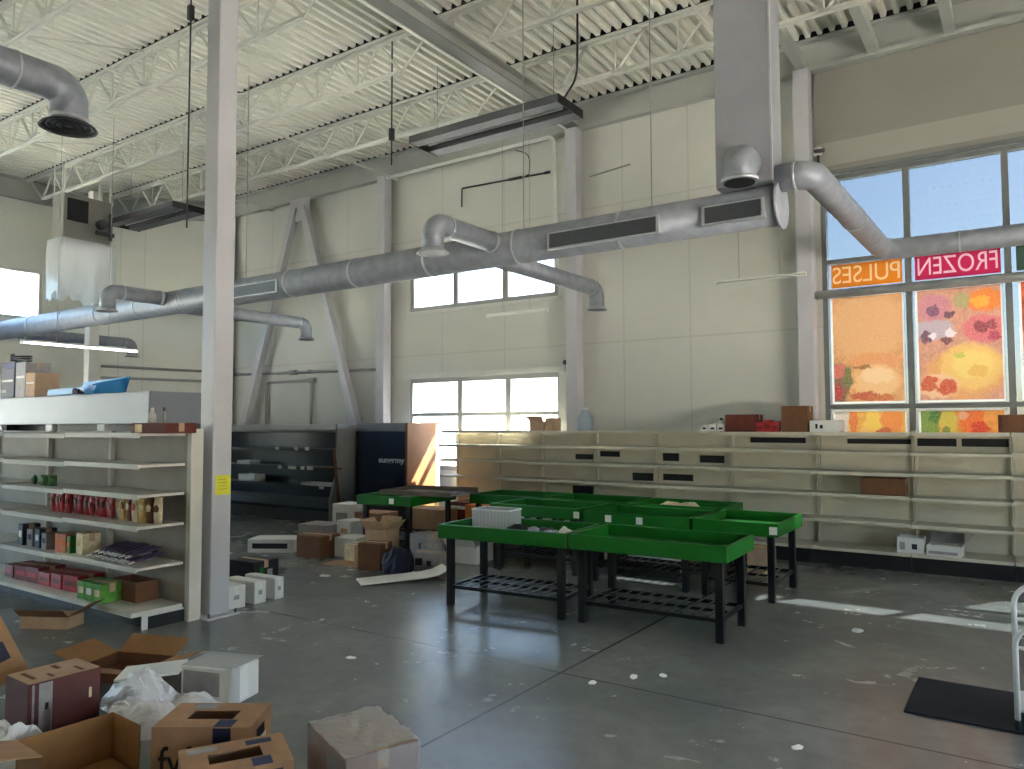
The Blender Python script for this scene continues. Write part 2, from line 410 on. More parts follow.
# ------------------------------------------------------------------ steel
def i_col(name, label, x, y, w, z1, m=COLUMN_PAINT, plate=True):
    t = thing(name, label, 'column', (x, y, 0), kind='thing')
    MB().box(-w/2, w/2, -w/2, w/2, .015, z1).build('shaft', m, t, bevel=.012)
    if plate:
        MB().box(-w*.85, w*.85, -w*.85, w*.85, 0, .015).build('base_plate', m, t)
        for sx in (-1, 1):
            for sy in (-1, 1):
                MB().cyl((sx*w*.7, sy*w*.7, .015), (sx*w*.7, sy*w*.7, .05), .012, 6).build('anchor_bolt', GRILLE, t)
    return t
i_col('steel_column', 'tall square white steel column standing free beside the half-stocked gondola', -5.95, 4.08, .19, 6.33)
for x, l in ((-5.82, 'white wall column in the corner right of the two stacked windows'), (-9.88, 'white wall column left of the two stacked windows'),
             (-2.36, 'grey-white wall column left of the poster shop window'), (-14.6, 'white wall column at the left foot of the slanting braces')):
    i_col('wall_column', l, x, 10.25, .2, 6.28, plate=False)
# chevron brace
t = thing('chevron_brace', 'pair of white slanting steel braces meeting under the roof beam on the back wall', 'brace', (-12.22, 10.22, 0))
for s in (-1, 1): MB().beam((s*.12, 0, 6.1), (s*2.1, 0, .45), .15, .15).build('diagonal', COLUMN_PAINT, t, bevel=.01)
MB().box(-.28, .28, -.02, .02, 5.8, 6.27).build('gusset', COLUMN_PAINT, t)
# girder
t = thing('roof_girder', 'wide grey steel girder crossing the ceiling from the back wall above the white column', 'girder', (-5.85, 0, 0), kind='thing')
g_ = MB().box(-.012, .012, YR, 10.3, 6.35, 6.53); g_.build('web', GIRDER, t)
MB().box(-.11, .11, YR, 10.3, 6.33, 6.35).build('bottom_flange', mat('girder_shaded', (128, 129, 126), .6, 0, .06, 2), t)  # darker copy of the girder paint, shade put into the underside
MB().box(-.125, -.085, YR, 10.3, 6.315, 6.3295).build('flange_lit_edge', WHITE_STEEL, t)  # white strip painting the lit edge of the bottom flange
MB().box(-.11, .11, YR, 10.3, 6.53, 6.55).build('top_flange', GIRDER, t)
# joists
NTH = ['nearest the back wall', 'second from the back wall', 'third from the back wall', 'fourth from the back wall', 'fifth from the back wall', 'sixth from the back wall', 'seventh from the back wall']
def joist(x0, x1, lab, grp, y, lean):
    t = thing('roof_joist', lab, 'joist', (0, y, 0), group=grp, kind='thing')
    zt, zb = 6.69, 6.17; p = .40; a, c = x0+.7, x1-.7
    q = MB()
    for s in (-1, 1): q.box(x0, x1, s*.027-.02, s*.027+.02, zt-.02, zt+.025).box(x0, x1, s*.01-.004, s*.01+.004, zt-.06, zt)
    q.build('top_chord', JOIST, t)
    q = MB()
    for s in (-1, 1): q.box(a, c, s*.022-.014, s*.022+.014, zb-.006, zb+.006).box(a, c, s*.01-.004, s*.01+.004, zb, zb+.05)
    q.build('bottom_chord', JOIST, t)
    w = MB(); n = max(2, int(round((c-a)/p))); n -= n % 2; h = (c-a)/n
    w.beam((x0+.15, 0, zt-.04), (a, 0, zb), .026)
    w.beam((x1-.15, 0, zt-.04), (c, 0, zb), .026)
    for i in range(n):
        z0, z1 = (zb, zt-.03) if i % 2 == 0 else (zt-.03, zb)
        w.beam((a+i*h, 0, z0), (a+(i+1)*h, 0, z1), .028)
        if i % 2 == 1: w.beam((a+i*h, 0, zt-.03), (a+i*h, 0, zb), .022) if False else None
        else: w.beam((a+(i)*h, 0, zt-.03), (a+i*h, 0, zb), .02) if i else None
    w.build('web', JOIST, t)
    q = MB().box(x1-.12, x1, -.06, .06, 6.551, zt-.06) if lean > 0 else MB().box(x0, x0+.12, -.06, .06, 6.551, zt-.06)
    q.build('bearing_seat', JOIST, t)
for i, y in enumerate((8.7, 7.1, 5.5, 3.9, 2.3, .7, -.9)):
    joist(XL+.1 if y < 8 else -16.55, -5.85, 'open-web white roof joist left of the girder, '+NTH[i], 'roof joists left of the girder', y, 1)
    joist(-5.85, XR-.1, 'open-web white roof joist right of the girder, '+NTH[i], 'roof joists right of the girder', y, -1)
for i, y in enumerate((8.7, 7.1, 5.5, 3.9, 2.3, .7, -.9)):                # dark strips painting the shade in the deck flutes above each joist
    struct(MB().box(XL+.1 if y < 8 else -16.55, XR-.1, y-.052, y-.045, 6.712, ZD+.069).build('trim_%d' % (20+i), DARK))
for x, l in ((-9.6, 'thin bridging pipe tying the joists left of the girder, the nearer to the girder'), (-13.2, 'thin bridging pipe tying the joists left of the girder, near the corner wall'), (-2.9, 'thin bridging pipe tying the joists right of the girder')):
    q = MB().cyl((x, -.9, 6.2), (x, 10.3, 6.2), .018, 8)
    for y in (8.7, 7.1, 5.5, 3.9, 2.3): q.beam((x, y, 6.2), (x, y+1.5, 6.62), .02)
    tag(q.build('bridging_pipe', JOIST), l, 'bridging')
# roof unit support beams at the right
for x, l in ((-2.36, 'short square roof beam on top of the wall column by the poster window'), (-1.5, 'middle short roof beam above the poster window'), (-.66, 'short roof beam above the poster window, at its second mullion')):
    tag(MB().box(x-.06, x+.06, 8.78, 10.3, 6.30, 6.44).build('roof_beam', GIRDER, bevel=.008), l, 'beam', 'roof beams over the poster window', 'thing')
# ------------------------------------------------------------------ ducts
def ring(q, c, axis, r, w=.02, n=24):
    c = Vector(c); a = Vector(axis).normalized()*w/2
    q.cyl(c-a, c+a, r, n)
def band(t, c, axis, r, w):
    q = MB(); ring(q, c, axis, r, w); return q.build('seam_band', GALV2, t, smooth=True)
DZ = 3.52; DY = 6.6; DR = .178
t = thing('supply_duct', 'long round galvanised main duct hanging across the hall below the rectangular riser', 'duct', (0, 0, 0))
MB().sweep([(XL+.05, DY, DZ), (-1.72, DY, DZ)], DR, 28).build('duct_run', GALV, t, smooth=True)
for x in (-3.2, -4.4, -5.6, -6.8, -8, -9.2, -10.4, -11.6, -12.8, -14, -15.2): band(t, (x, DY, DZ), (1, 0, 0), DR+.006, .03)
MB().cyl((-1.72, DY, DZ), (-1.70, DY, DZ), DR+.03, 28).build('end_plate', GALV2, t, smooth=True)
for x0, x1 in ((-3.95, -2.75), (-9.3, -8.1), (-2.35, -1.8)):
    g1 = MB().box(x0, x1, DY-.19, DY-.13, DZ-.13, DZ+.04); r = g1.build('side_grille', GALV2, t)
    q = MB().box(x0+.03, x1-.03, DY-.194, DY-.19, DZ-.115, DZ+.025); q.build('louvre', GRILLE, r)
def branch(x, y0, y1, z, r, lab, far):
    t = thing('branch_duct', lab, 'duct', (x, 0, 0), group='branch ducts off the main duct')
    s = 1 if y1 > y0 else -1
    pth = fillet([(0, y0+s*DR*.8, z), (0, y1, z), (0, y1, z-.27)], .17, 8)
    MB().sweep(pth, r, 20).build('pipe', GALV, t, smooth=True)
    band(t, (0, y0+s*(DR+.05), z), (0, 1, 0), r+.01, .04); band(t, (0, y1-s*.2, z), (0, 1, 0), r+.008, .02)
    MB().sweep([(0, y1, z-.25), (0, y1, z-.28), (0, y1, z-.30)], [r, r*1.35, r*1.5], 20, caps=False).build('flared_outlet', GALV2, t, smooth=True)
    MB().cyl((0, y1, z-.292), (0, y1, z-.284), r*1.3, 20).build('diffuser', GRILLE, t)
branch(-4.62, DY, 5.45, 3.56, .105, 'near branch duct with turned-down outlet before the upper window', 0)
branch(-4.95, DY, 9.35, 3.53, .105, 'far branch duct reaching towards the column right of the windows', 0)
branch(-10.75, DY, 5.6, 3.56, .105, 'near branch duct with turned-down outlet left of the free column', 0)
branch(-10.9, DY, 9.3, 3.5, .105, 'white-lit far branch duct in front of the slanting braces', 0)
branch(-16.2, DY, 9.0, 3.45, .105, 'far branch duct above the lit tube lamp', 0)
# rectangular riser
t = thing('duct_riser', 'tall rectangular sheet-metal duct dropping from the roof at the right', 'duct', (-1.975, 6.58, 0))
MB().box(-.235, .235, -.18, .18, 3.69, 6.68).build('riser_box', mat('riser_metal', (158, 158, 166), .5, .25, .06, 3), t, bevel=.006)
MB().box(.2352, .25, -.185, -.15, 3.69, 6.68).build('corner_angle', GALV2, t)
pth = fillet([(.03, -.17, 3.86), (.03, -.36, 3.86), (.03, -.36, 3.66)], .13, 8)
MB().sweep(pth, .135, 22).build('outlet_elbow', GALV, t, smooth=True)
q = MB(); ring(q, (.03, -.36, 3.67), (0, 0, 1), .15, .03); q.build('outlet_collar', GALV2, t, smooth=True)
MB().cyl((.03, -.36, 3.645), (.03, -.36, 3.652), .125, 22).build('outlet_opening', DARK, t)
# offset duct to the window
t = thing('window_duct', 'round duct leaving the riser, running to the wall and along the poster window', 'duct')
pth = fillet([(-1.74, 6.58, 3.74), (-1.46, 6.58, 3.74), (-1.38, 9.78, 3.68), (3.4, 9.78, 3.66)], .22, 8)
MB().sweep(pth, .118, 22).build('duct_run', GALV, t, smooth=True)
band(t, (-1.58, 6.58, 3.74), (1, 0, 0), .126, .02); band(t, (-1.42, 8.2, 3.71), (0, 1, 0), .125, .02); band(t, (-.6, 9.78, 3.68), (1, 0, 0), .124, .02)
# duct at upper left
t = thing('branch_duct', 'large round duct with black flared outlet at the upper left, nearest the camera', 'duct', (-7.47, 0, 0))
pth = fillet([(-.1, -3, 4.86), (0, 3.48, 4.86), (0, 3.48, 4.52)], .3, 10)
MB().sweep(pth, .165, 24).build('pipe', GALV, t, smooth=True)
band(t, (0, 3.48, 4.56), (0, 0, 1), .175, .03); band(t, (-.01, 3.0, 4.86), (0, 1, 0), .173, .02); band(t, (-.03, 1.6, 4.86), (0, 1, 0), .173, .03)
MB().sweep([(0, 3.48, 4.53), (0, 3.48, 4.5), (0, 3.48, 4.47)], [.165, .22, .25], 24, caps=False).build('flared_outlet', GRILLE, t, smooth=True)
q = MB()
for r in (.06, .12, .18, .225): q.sweep([(r*math.cos(a*PI/12), 3.48+r*math.sin(a*PI/12), 4.485) for a in range(25)], .012, 6)
q.build('diffuser_rings', DARK, t)
# hangers: rods from joists to the ducts
for x, y, z0, z1, l in ((-2.9, DY, DZ+DR, 6.6, 'thin rod holding the main duct left of the riser'), (-4.35, DY, DZ+DR, 6.6, 'thin rod holding the main duct right of the upper window'),
                        (-9.0, DY, DZ+DR, 6.6, 'thin rod holding the main duct in front of the wall column left of the windows'), (-7.44, 2.35, 5.02, 6.1, 'thin rod holding the near duct at the upper left')):
    tag(MB().cyl((x, y, z0), (x, y, z1), .006, 6).build('hanger_rod', PIPE), l, 'rod', 'duct hanger rods')

# ------------------------------------------------------------------ hanging lamps
def troffer(label, x0, x1, y0, y1, z):
    cx, cy = (x0+x1)/2, (y0+y1)/2; t = thing('hanging_lamp', label, 'lamp', (cx, cy, z), group='long hanging lamps, switched off'); a, c = (x1-x0)/2, (y1-y0)/2
    MB().box(-a, a, -c, -.13, 0, .09).box(-a, a, .1, c, 0, .09).box(-a, a, -c, c, .09, .1).build('housing', LAMP_G, t)
    MB().box(-a, a, -.129, .099, .06, .089).build('reflector_slot', DARK, t)
    MB().cyl((-a+.1, -.02, .035), (a-.1, -.02, .035), .013, 8).build('tube', PIPE, t)
    for s in (-1, 1): MB().box(s*(a+.005)-.005, s*(a+.005)+.005, -c, c, -.01, .1).build('end_cap', LAMP_D, t)
    for s in (-.8, .8): MB().cyl((s*a, 0, .1), (s*a, 0, 6.6-z), .006, 5).build('suspension_wire', PIPE, t)
troffer('long flat hanging lamp under the girder end by the back wall', -6.86, -4.52, 7.6, 8.2, 5.47)
troffer('dark flat hanging lamp above the left ducts near the free column', -14.4, -12.25, 7.46, 8.1, 5.47)
def strip(label, p, q, lit, grp=None):
    p = Vector(p); q = Vector(q); c = (p+q)/2; t = thing('strip_lamp', label, 'lamp', c, math.atan2(q.y-p.y, q.x-p.x), grp); a = (q-p).length/2
    MB().box(-a, a, -.03, .03, .018, .04).build('housing', WHITE_STEEL, t)
    MB().cyl((-a+.03, 0, 0), (a-.03, 0, 0), .012, 10).build('tube', TUBE_ON if lit else WHITE_STEEL, t)
    for s in (-1, 1): MB().box(s*a-.012, s*a+.012, -.02, .02, -.02, .03).build('tube_socket', WHITE_STEEL, t)
    for s in (-.45, .45): MB().cyl((s*a, 0, .04), (s*a, 0, 6.6-c.z), .004, 5).build('suspension_wire', PIPE, t)
strip('lit fluorescent tube lamp hanging above the left cabinets', (-11.98, 5.02, 2.87), (-12.05, 6.78, 2.84), True)
strip('unlit white strip lamp hanging in front of the wall below the riser', (-3.35, 9.62, 3.46), (-2.22, 9.62, 3.46), False, 'unlit strip lamps')
strip('unlit white strip lamp hanging below the upper window', (-7.25, 9.9, 3.40), (-6.1, 9.9, 3.40), False, 'unlit strip lamps')
# black cables from the roof
def cable(label, pts, r=.011, box=None):
    t = thing('hanging_cable', label, 'cable', (0, 0, 0))
    MB().sweep(fillet(pts, .4, 8), r, 7).build('cord', CABLE, t, smooth=True)
    if box: x, y, z = box; MB().box(x-.03, x+.03, y-.03, y+.03, z-.08, z+.08).build('cord_grip', CABLE, t, bevel=.008)
cable('straight black cable with a grip hanging in front of the back wall column', [(-6.72, 7.1, 6.65), (-6.72, 7.1, 5.0)], .01, (-6.72, 7.1, 5.4))
cable('slack black cable curving onto the end of the long hanging lamp', [(-4.05, 7.25, 6.66), (-4.05, 7.25, 5.95), (-4.2, 7.5, 5.64), (-4.6, 7.85, 5.59)], .013)
cable('black cable with a grip hanging left of the free column', [(-7.36, 4.65, 6.65), (-7.36, 4.65, 3.75)], .009, (-7.36, 4.65, 6.1))
# unit heater / air handler with plastic curtain, upper left
t = thing('air_handler', 'grey box air handler hung from the roof at the left with clear plastic below', 'air handler', (-14.2, 6.9, 0))
MB().box(-.22, .2, -.42, .42, 4.98, 5.78).build('cabinet', mat('handler_grey', (124, 122, 116), .5, .1, .06, 4), t, bevel=.01)
MB().box(.2, .215, -.36, .0, 5.3, 5.7).build('access_panel', LAMP_D, t)
MB().box(.2, .205, -.3, -.05, 5.45, 5.5).build('name_strip', PIPE, t)
q = MB().cyl((.2, .22, 5.32), (.34, .22, 5.32), .09, 14); q.cyl((.3, .1, 5.15), (.3, .42, 5.15), .04, 10); q.cyl((.27, .38, 5.05), (.27, .38, 5.55), .03, 10)
q.build('valve_pipes', GRILLE, t)
MB().box(-.25, .23, -.45, .45, 4.93, 4.98).build('drip_tray', PIPE, t)
for sx in (-.2, .18):
    for sy in (-.4, .4): MB().cyl((sx, sy, 5.78), (sx, sy, 6.6), .012, 6).build('hanger_rod', WHITE_STEEL, t)
MB().sweep([(.26, .4, 4.95), (.26, .4, 3.85)], .012, 6).build('drain_pipe', WHITE_STEEL, t)
q = MB(); NX = 60; rows = 7; per = []
for i in range(NX+1):
    u = i/NX*4; k = int(min(u, 3.999)); f_ = u-k; cs = [(-.26, -.47), (.26, -.47), (.26, .47), (-.26, .47), (-.26, -.47)]
    per.append((cs[k][0]+(cs[k+1][0]-cs[k][0])*f_, cs[k][1]+(cs[k+1][1]-cs[k][1])*f_))
vs = []
for r in range(rows):
    for i, (x, y) in enumerate(per):
        w = .035*r/rows*math.sin(i*1.9+r*.5)+.02*math.sin(i*.8+r); ll = 4.97-r*(.172+.012*math.sin(i*.55)+.008*math.sin(i*1.7))
        vs.append((x*(1+w*2), y*(1+w), ll))
q.add(vs, [(r*(NX+1)+i, r*(NX+1)+i+1, (r+1)*(NX+1)+i+1, (r+1)*(NX+1)+i) for r in range(rows-1) for i in range(NX)])
q.build('plastic_curtain', FILM, t, smooth=True)
# ------------------------------------------------------------------ wall services
def pipe(name, label, pts, r, m=PIPE, cat='pipe', fr=.08, clips=()):
    t = thing(name, label, cat)
    MB().sweep(fillet(pts, fr, 5), r, 10).build('tube', m, t, smooth=True)
    for c in clips: MB().cyl(Vector(c[0]), Vector(c[1]), r*1.7, 10).build('fitting', m, t, smooth=True)
    return t
pipe('sprinkler_pipe', 'upper grey pipe running along the wall behind the slanting braces', [(-14.45, 10.345, 2.76), (-12.0, 10.345, 2.72), (-10.0, 10.345, 2.68)], .03, clips=(((-12.6, 10.345, 2.73), (-12.4, 10.345, 2.727)), ((-12.0, 10.345, 2.69), (-12.0, 10.345, 2.76))))
pipe('corner_pipe', 'upper grey pipe along the corner wall above the cooler end', [(-16.75, 8.62, 2.95), (-15.3, 10.12, 2.86)], .03)
pipe('corner_pipe', 'lower grey pipe along the corner wall above the cooler end', [(-16.75, 8.62, 2.7), (-15.3, 10.12, 2.64)], .03)
pipe('wall_pipe', 'lower grey pipe loop on the wall dropping behind the dark display case', [(-13.35, 10.345, .3), (-13.35, 10.345, 2.55), (-11.95, 10.345, 2.55), (-11.95, 10.345, .3)], .03, clips=(((-12.05, 10.345, 2.55), (-11.85, 10.345, 2.55)),))
pipe('wall_conduit', 'thin black conduit with boxes on the wall above the upper window', [(-8.11, 10.34, 5.45), (-8.11, 10.34, 5.78), (-7.0, 10.34, 5.74), (-6.3, 10.34, 5.72)], .014, GRILLE, 'conduit', .03, (((-7.1, 10.33, 5.74), (-6.85, 10.33, 5.735)), ((-6.75, 10.33, 5.735), (-6.7, 10.33, 5.735)), ((-6.4, 10.33, 5.72), (-6.3, 10.33, 5.72))))
pipe('wall_conduit', 'thin curved wire looping from the conduit up to the roof beam', [(-6.72, 10.36, 5.76), (-6.70, 10.36, 6.1), (-7.0, 10.37, 6.24)], .008, GRILLE, 'wire', .2)
pipe('wall_conduit', 'white conduit bent along the wall under the long hanging lamp', [(-9.7, 10.12, 6.2), (-6.1, 10.12, 6.2), (-6.05, 10.12, 4.0)], .03, WHITE_STEEL, 'conduit', .12)
pipe('wall_conduit', 'short grey conduit on the wall right of the window column', [(-5.6, 10.37, 5.52), (-4.9, 10.37, 5.58)], .012, PIPE, 'conduit')
pipe('wall_rail', 'horizontal grey rail across the printed shop window', [(-2.42, 10.28, 3.3), (3.8, 10.28, 3.3)], .055, mat('rail_grey', (160, 162, 160), .5, .2), 'rail', .1, (((-2.46, 10.28, 3.3), (-2.4, 10.28, 3.3)),))
t = thing('wall_sensor', 'small white camera bracket at the top corner of the poster window', 'sensor', (-2.2, 10.3, 5.2))
MB().box(-.05, .05, 0, .09, -.05, .05).build('mount', WHITE_STEEL, t); MB().cyl((-.02, 0, 0), (.1, -.12, -.05), .025, 10).build('barrel', GRILLE, t)
MB().beam((.0, .05, -.05), (.0, .05, -.3), .03).build('arm', GRILLE, t)
t = thing('alarm_bell', 'small dark device on the trim beside the lower window', 'sensor', (-6.02, 10.33, 2.62))
MB().cyl((0, .03, 0), (0, -.04, 0), .04, 12).build('dome', GRILLE, t); MB().box(-.05, .05, .03, .06, -.06, .06).build('back_plate', FRAME_W, t)
MB().cyl((0, .04, .06), (0, .04, .45), .008, 6).build('wire', GRILLE, t)

# ------------------------------------------------------------------ printed window vinyls
WHITE_V = sheet_mat('white_vinyl', (250, 246, 240), .3)
def letters_sign(name, label, txt, x0, x1, z0, z1, rgb, tsize, sx, lrgb, tx=0.):
    """strip of vinyl with the word cut out and set in pale film, seen from behind so it reads backwards"""
    y = YW+.0645; cx, cz = (x0+x1)/2, (z0+z1)/2; w, h = (x1-x0)/2, (z1-z0)/2
    cu = bpy.data.curves.new('txt', 'FONT'); cu.body = txt; cu.size = tsize; cu.align_x = 'CENTER'; cu.align_y = 'CENTER'
    t = bpy.data.objects.new('txt', cu); COL.objects.link(t); bpy.context.view_layer.update()
    dg = bpy.context.evaluated_depsgraph_get()
    src = t.evaluated_get(dg).to_curve(dg); c2 = bpy.data.curves.new('neg', 'CURVE')
    for so_ in src.splines:
        n_ = c2.splines.new('BEZIER'); n_.bezier_points.add(len(so_.bezier_points)-1); n_.use_cyclic_u = True; n_.resolution_u = 8
        for p, q in zip(n_.bezier_points, so_.bezier_points):
            p.handle_left_type = p.handle_right_type = 'FREE'; p.co = q.co; p.handle_left = q.handle_left; p.handle_right = q.handle_right
    c2.dimensions = '2D'; c2.fill_mode = 'BOTH'
    fl_ = bpy.data.meshes.new_from_object(t.evaluated_get(dg))
    sp = c2.splines.new('POLY'); sp.points.add(3); sp.use_cyclic_u = True
    for p, (a, b) in zip(sp.points, ((-w, -h), (w, -h), (w, h), (-w, h))): p.co = ((a+tx)/sx, b, 0, 1)
    o2 = bpy.data.objects.new('neg', c2); COL.objects.link(o2); bpy.context.view_layer.update()
    neg = bpy.data.meshes.new_from_object(o2.evaluated_get(bpy.context.evaluated_depsgraph_get()))
    bpy.data.objects.remove(o2); bpy.data.objects.remove(t)
    out = []
    for me, m_, nm, par in ((neg, sheet_mat(name+txt, rgb, .22), name, None), (fl_, sheet_mat('film_'+txt, lrgb, .22), 'lettering', 1)):
        bm = bmesh.new(); bm.from_mesh(me)
        for v in bm.verts: v.co = Vector((-v.co.x*sx+tx, 0, v.co.y))       # mirrored, upright
        bmesh.ops.delete(bm, geom=[v for v in bm.verts if abs(v.co.x) > w+1e-4], context='VERTS') if par and tx else None
        for f in bm.faces:
            f.normal_update()
            if f.normal.y > 0: f.normal_flip()
        bm.to_mesh(me); bm.free(); me.materials.clear(); me.materials.append(m_)
        for p in me.polygons: p.material_index = 0
        o = bpy.data.objects.new(nm, me); COL.objects.link(o); out.append(o)
    out[0].location = (cx, y, cz); tag(out[0], label, 'sign')
    out[1].parent = out[0]; out[1]['label'] = 'pale lettering'
    return out[0]
SG = 3.40, 3.70
letters_sign('window_sign', 'orange vinyl strip reading PULSES backwards above the beige poster', 'PULSES', -2.1, -1.27, *SG, (226, 128, 40), .31, .84, (244, 200, 150))
letters_sign('window_sign', 'magenta vinyl strip reading FROZEN backwards above the fruit poster', 'FROZEN', -1.13, -.24, *SG, (196, 44, 84), .31, .73, (236, 190, 200))
letters_sign('window_sign', 'dark green vinyl strip with a pale last letter at the right edge', 'S', -.09, .79, *SG, (66, 84, 70), .27, .88, (170, 200, 150), -.3)
PY = YW+.066
def poster(label, x0, x1, z0, z1, base, blobs, **k):
    cx, cz = (x0+x1)/2, (z0+z1)/2; w = x1-x0; h = z1-z0
    t = MB().box(-w/2+.025, w/2-.025, -.0015, .0015, -h/2+.025, h/2-.025).build('window_poster', art_mat('art_'+label[:18], base, [(a*w, c*h, rx*w, rz*h, col) for a, c, rx, rz, col in blobs], **k))
    t.location = (cx, PY, cz); tag(t, label, 'poster'); front_only(t)
    q = MB(); q.box(-w/2, -w/2+.025, -.0015, .0015, -h/2, h/2).box(w/2-.025, w/2, -.0015, .0015, -h/2, h/2)
    q.box(-w/2+.025, w/2-.025, -.0015, .0015, -h/2, -h/2+.025).box(-w/2+.025, w/2-.025, -.0015, .0015, h/2-.025, h/2)
    b_ = q.build('white_border', WHITE_V, t); b_['label'] = 'white printed border'; front_only(b_)
    return t
poster('tall beige-orange poster of grain and a pale bowl in the shop window', -2.12, -1.26, 1.9, 3.29, (222, 158, 104), [
    (0, .2, .5, .32, (226, 168, 116)), (.1, -.12, .34, .08, (226, 150, 96)), (-.42, -.32, .16, .2, (120, 84, 66)), (-.45, -.4, .1, .08, (186, 60, 66)), (-.4, -.2, .1, .07, (216, 110, 96)), (-.28, -.26, .06, .1, (110, 112, 70)),
    (.12, -.3, .3, .15, (236, 186, 132)), (.12, -.25, .22, .07, (240, 200, 150)), (-.05, -.43, .22, .035, (196, 84, 60)), (.15, -.45, .2, .03, (206, 110, 66)), (-.1, -.17, .12, .02, (150, 100, 60))])
poster('tall poster of frozen fruit, berries and a yellow plate in the shop window', -1.14, -.23, 1.9, 3.29, (214, 150, 126), [
    (-.3, .33, .22, .12, (206, 130, 140)), (-.3, .3, .08, .05, (130, 80, 110)), (-.1, .26, .05, .04, (110, 70, 90)), (.3, .36, .22, .1, (240, 130, 50)), (.25, .35, .1, .05, (246, 170, 60)), (.05, .37, .1, .07, (176, 160, 110)),
    (-.3, .13, .25, .09, (190, 170, 180)), (-.38, .07, .08, .05, (110, 66, 90)), (-.3, .08, .05, .03, (240, 226, 230)), (-.1, .1, .06, .04, (236, 220, 224)), (-.15, .03, .06, .03, (120, 70, 80)), (.28, .12, .24, .12, (222, 110, 120)), (.25, .13, .09, .06, (150, 60, 76)), (.37, .15, .06, .04, (160, 70, 80)), (.4, .05, .06, .05, (190, 70, 96)),
    (.05, -.26, .46, .22, (228, 160, 100)), (.12, -.2, .36, .2, (238, 190, 110)), (.15, -.18, .24, .12, (240, 204, 116)), (.2, -.24, .12, .05, (232, 176, 90)), (0, -.1, .05, .03, (200, 190, 90)),
    (-.26, -.36, .24, .11, (240, 190, 150)), (-.36, -.34, .11, .065, (206, 80, 50)), (-.16, -.37, .12, .07, (204, 72, 46)), (-.26, -.33, .03, .04, (236, 170, 130))])
poster('red pepper poster at the right edge of the shop window', -.08, .78, 1.9, 3.29, (206, 90, 60), [
    (-.3, .4, .2, .1, (222, 84, 56)), (-.4, .2, .14, .14, (180, 70, 50)), (-.42, -.05, .14, .12, (232, 130, 70)), (-.42, -.3, .12, .2, (110, 86, 80)), (.1, .1, .3, .2, (212, 60, 40)), (.2, -.3, .3, .16, (110, 140, 60))])
poster('low citrus-coloured fruit strip at the bottom of the shop window', -2.12, -1.26, .98, 1.82, (238, 170, 80), [
    (-.4, .38, .12, .3, (206, 196, 186)), (-.22, .4, .05, .3, (230, 120, 60)), (.05, .3, .12, .2, (244, 200, 90)), (.3, .32, .15, .2, (240, 140, 70)), (.18, .15, .1, .08, (200, 90, 60)), (-.05, .15, .1, .1, (244, 190, 110))], nsc=9)
poster('low vegetable strip, green to orange, at the bottom of the shop window', -1.14, -.23, .98, 1.82, (236, 150, 70), [
    (-.4, .3, .14, .3, (110, 150, 70)), (-.3, .4, .08, .1, (70, 120, 60)), (-.15, .3, .1, .2, (214, 190, 80)), (-.18, .2, .05, .06, (120, 130, 60)), (.12, .3, .14, .25, (244, 110, 50)), (.2, .22, .1, .1, (220, 60, 40)), (.02, .4, .06, .06, (240, 170, 130))], nsc=9)

# ------------------------------------------------------------------ wall shelving
ZS = (.512, .815, 1.08, 1.32, 1.54)
XB = (-7.99, -7.13, -6.29, -5.35, -4.41, -3.33, -2.22, -1.15, -.19, .85)
DESC = ['empty beige wall shelving bay at the far left end, in front of the lower window', 'empty beige wall shelving bay second from the left, under the lower window', 'empty beige wall shelving bay right of the lower window',
        'empty beige wall shelving bay behind the far green trays', 'empty beige wall shelving bay left of the red cartons', 'empty beige wall shelving bay under the red cartons', 'empty beige wall shelving bay under the upright brown carton',
        'beige wall shelving bay with a brown carton, under the magenta sign', 'beige wall shelving bay at the right edge of the photo']
for i, (x0, x1) in enumerate(zip(XB[:-1], XB[1:])):
    t = thing('wall_shelving', DESC[i], 'shelving', ((x0+x1)/2, 0, 0), group='wall shelving run'); h = (x1-x0)/2; e = .004
    MB().box(-h+e, h-e, 10.08, 10.1, .1, 1.54).build('back_panel', SHELF_B, t)
    for s in (-1, 1): MB().box(s*(h-e)-(.02 if s > 0 else 0), s*(h-e)+(.02 if s < 0 else 0), 10.03, 10.08, 0, 1.56).build('upright', SHELF, t)
    MB().box(-h+e, h-e, 9.53, 10.08, 0, .165).build('base_kick', KICK, t)
    MB().box(-h+e, h-e, 9.515, 10.03, .166, .2).build('base_deck', SHELF, t)
    rr = random.Random(i)
    for k, z in enumerate(ZS):
        dz = (.0 if i > 4 else .012) + (.0 if k == 4 else rr.uniform(-.008, .008)); d0 = 9.6 if k < 4 else 9.66
        q = MB().box(-h+e, h-e, d0, 10.03, z+dz-.022, z+dz); s_ = q.build('shelf', SHELF, t)
        q = MB().box(-h+e, h-e, d0-.012, d0-.001, z+dz-.034, z+dz+.004); q.build('price_rail', SHELF, s_)
    # thin dark plates painting the shade of gaps in the back panel
    gaps = {3: [(.1, .42, .84, .95), (-.42, -.1, 1.17, 1.25)], 4: [(.1, .44, 1.12, 1.22), (-.44, -.2, 1.13, 1.24), (-.44, 0, .86, .95)], 2: [(.05, .4, .60, .72), (.1, .4, 1.12, 1.2)],
            5: [(-.3, .4, 1.4, 1.47)], 6: [(-.2, .5, 1.4, 1.46)], 7: [(-.5, -.05, 1.38, 1.47), (0, .45, 1.38, 1.47)], 0: [], 1: []}.get(i, [])
    for a, c, z0, z1 in gaps:
        a, c = max(a, -h+.03), min(c, h-.03)
        g_ = MB().box(a, c, 10.076, 10.0795, z0, z1).build('gap_shade', LAMP_D, t); g_['label'] = 'dark plate painted as the shade of a gap in the back panel'

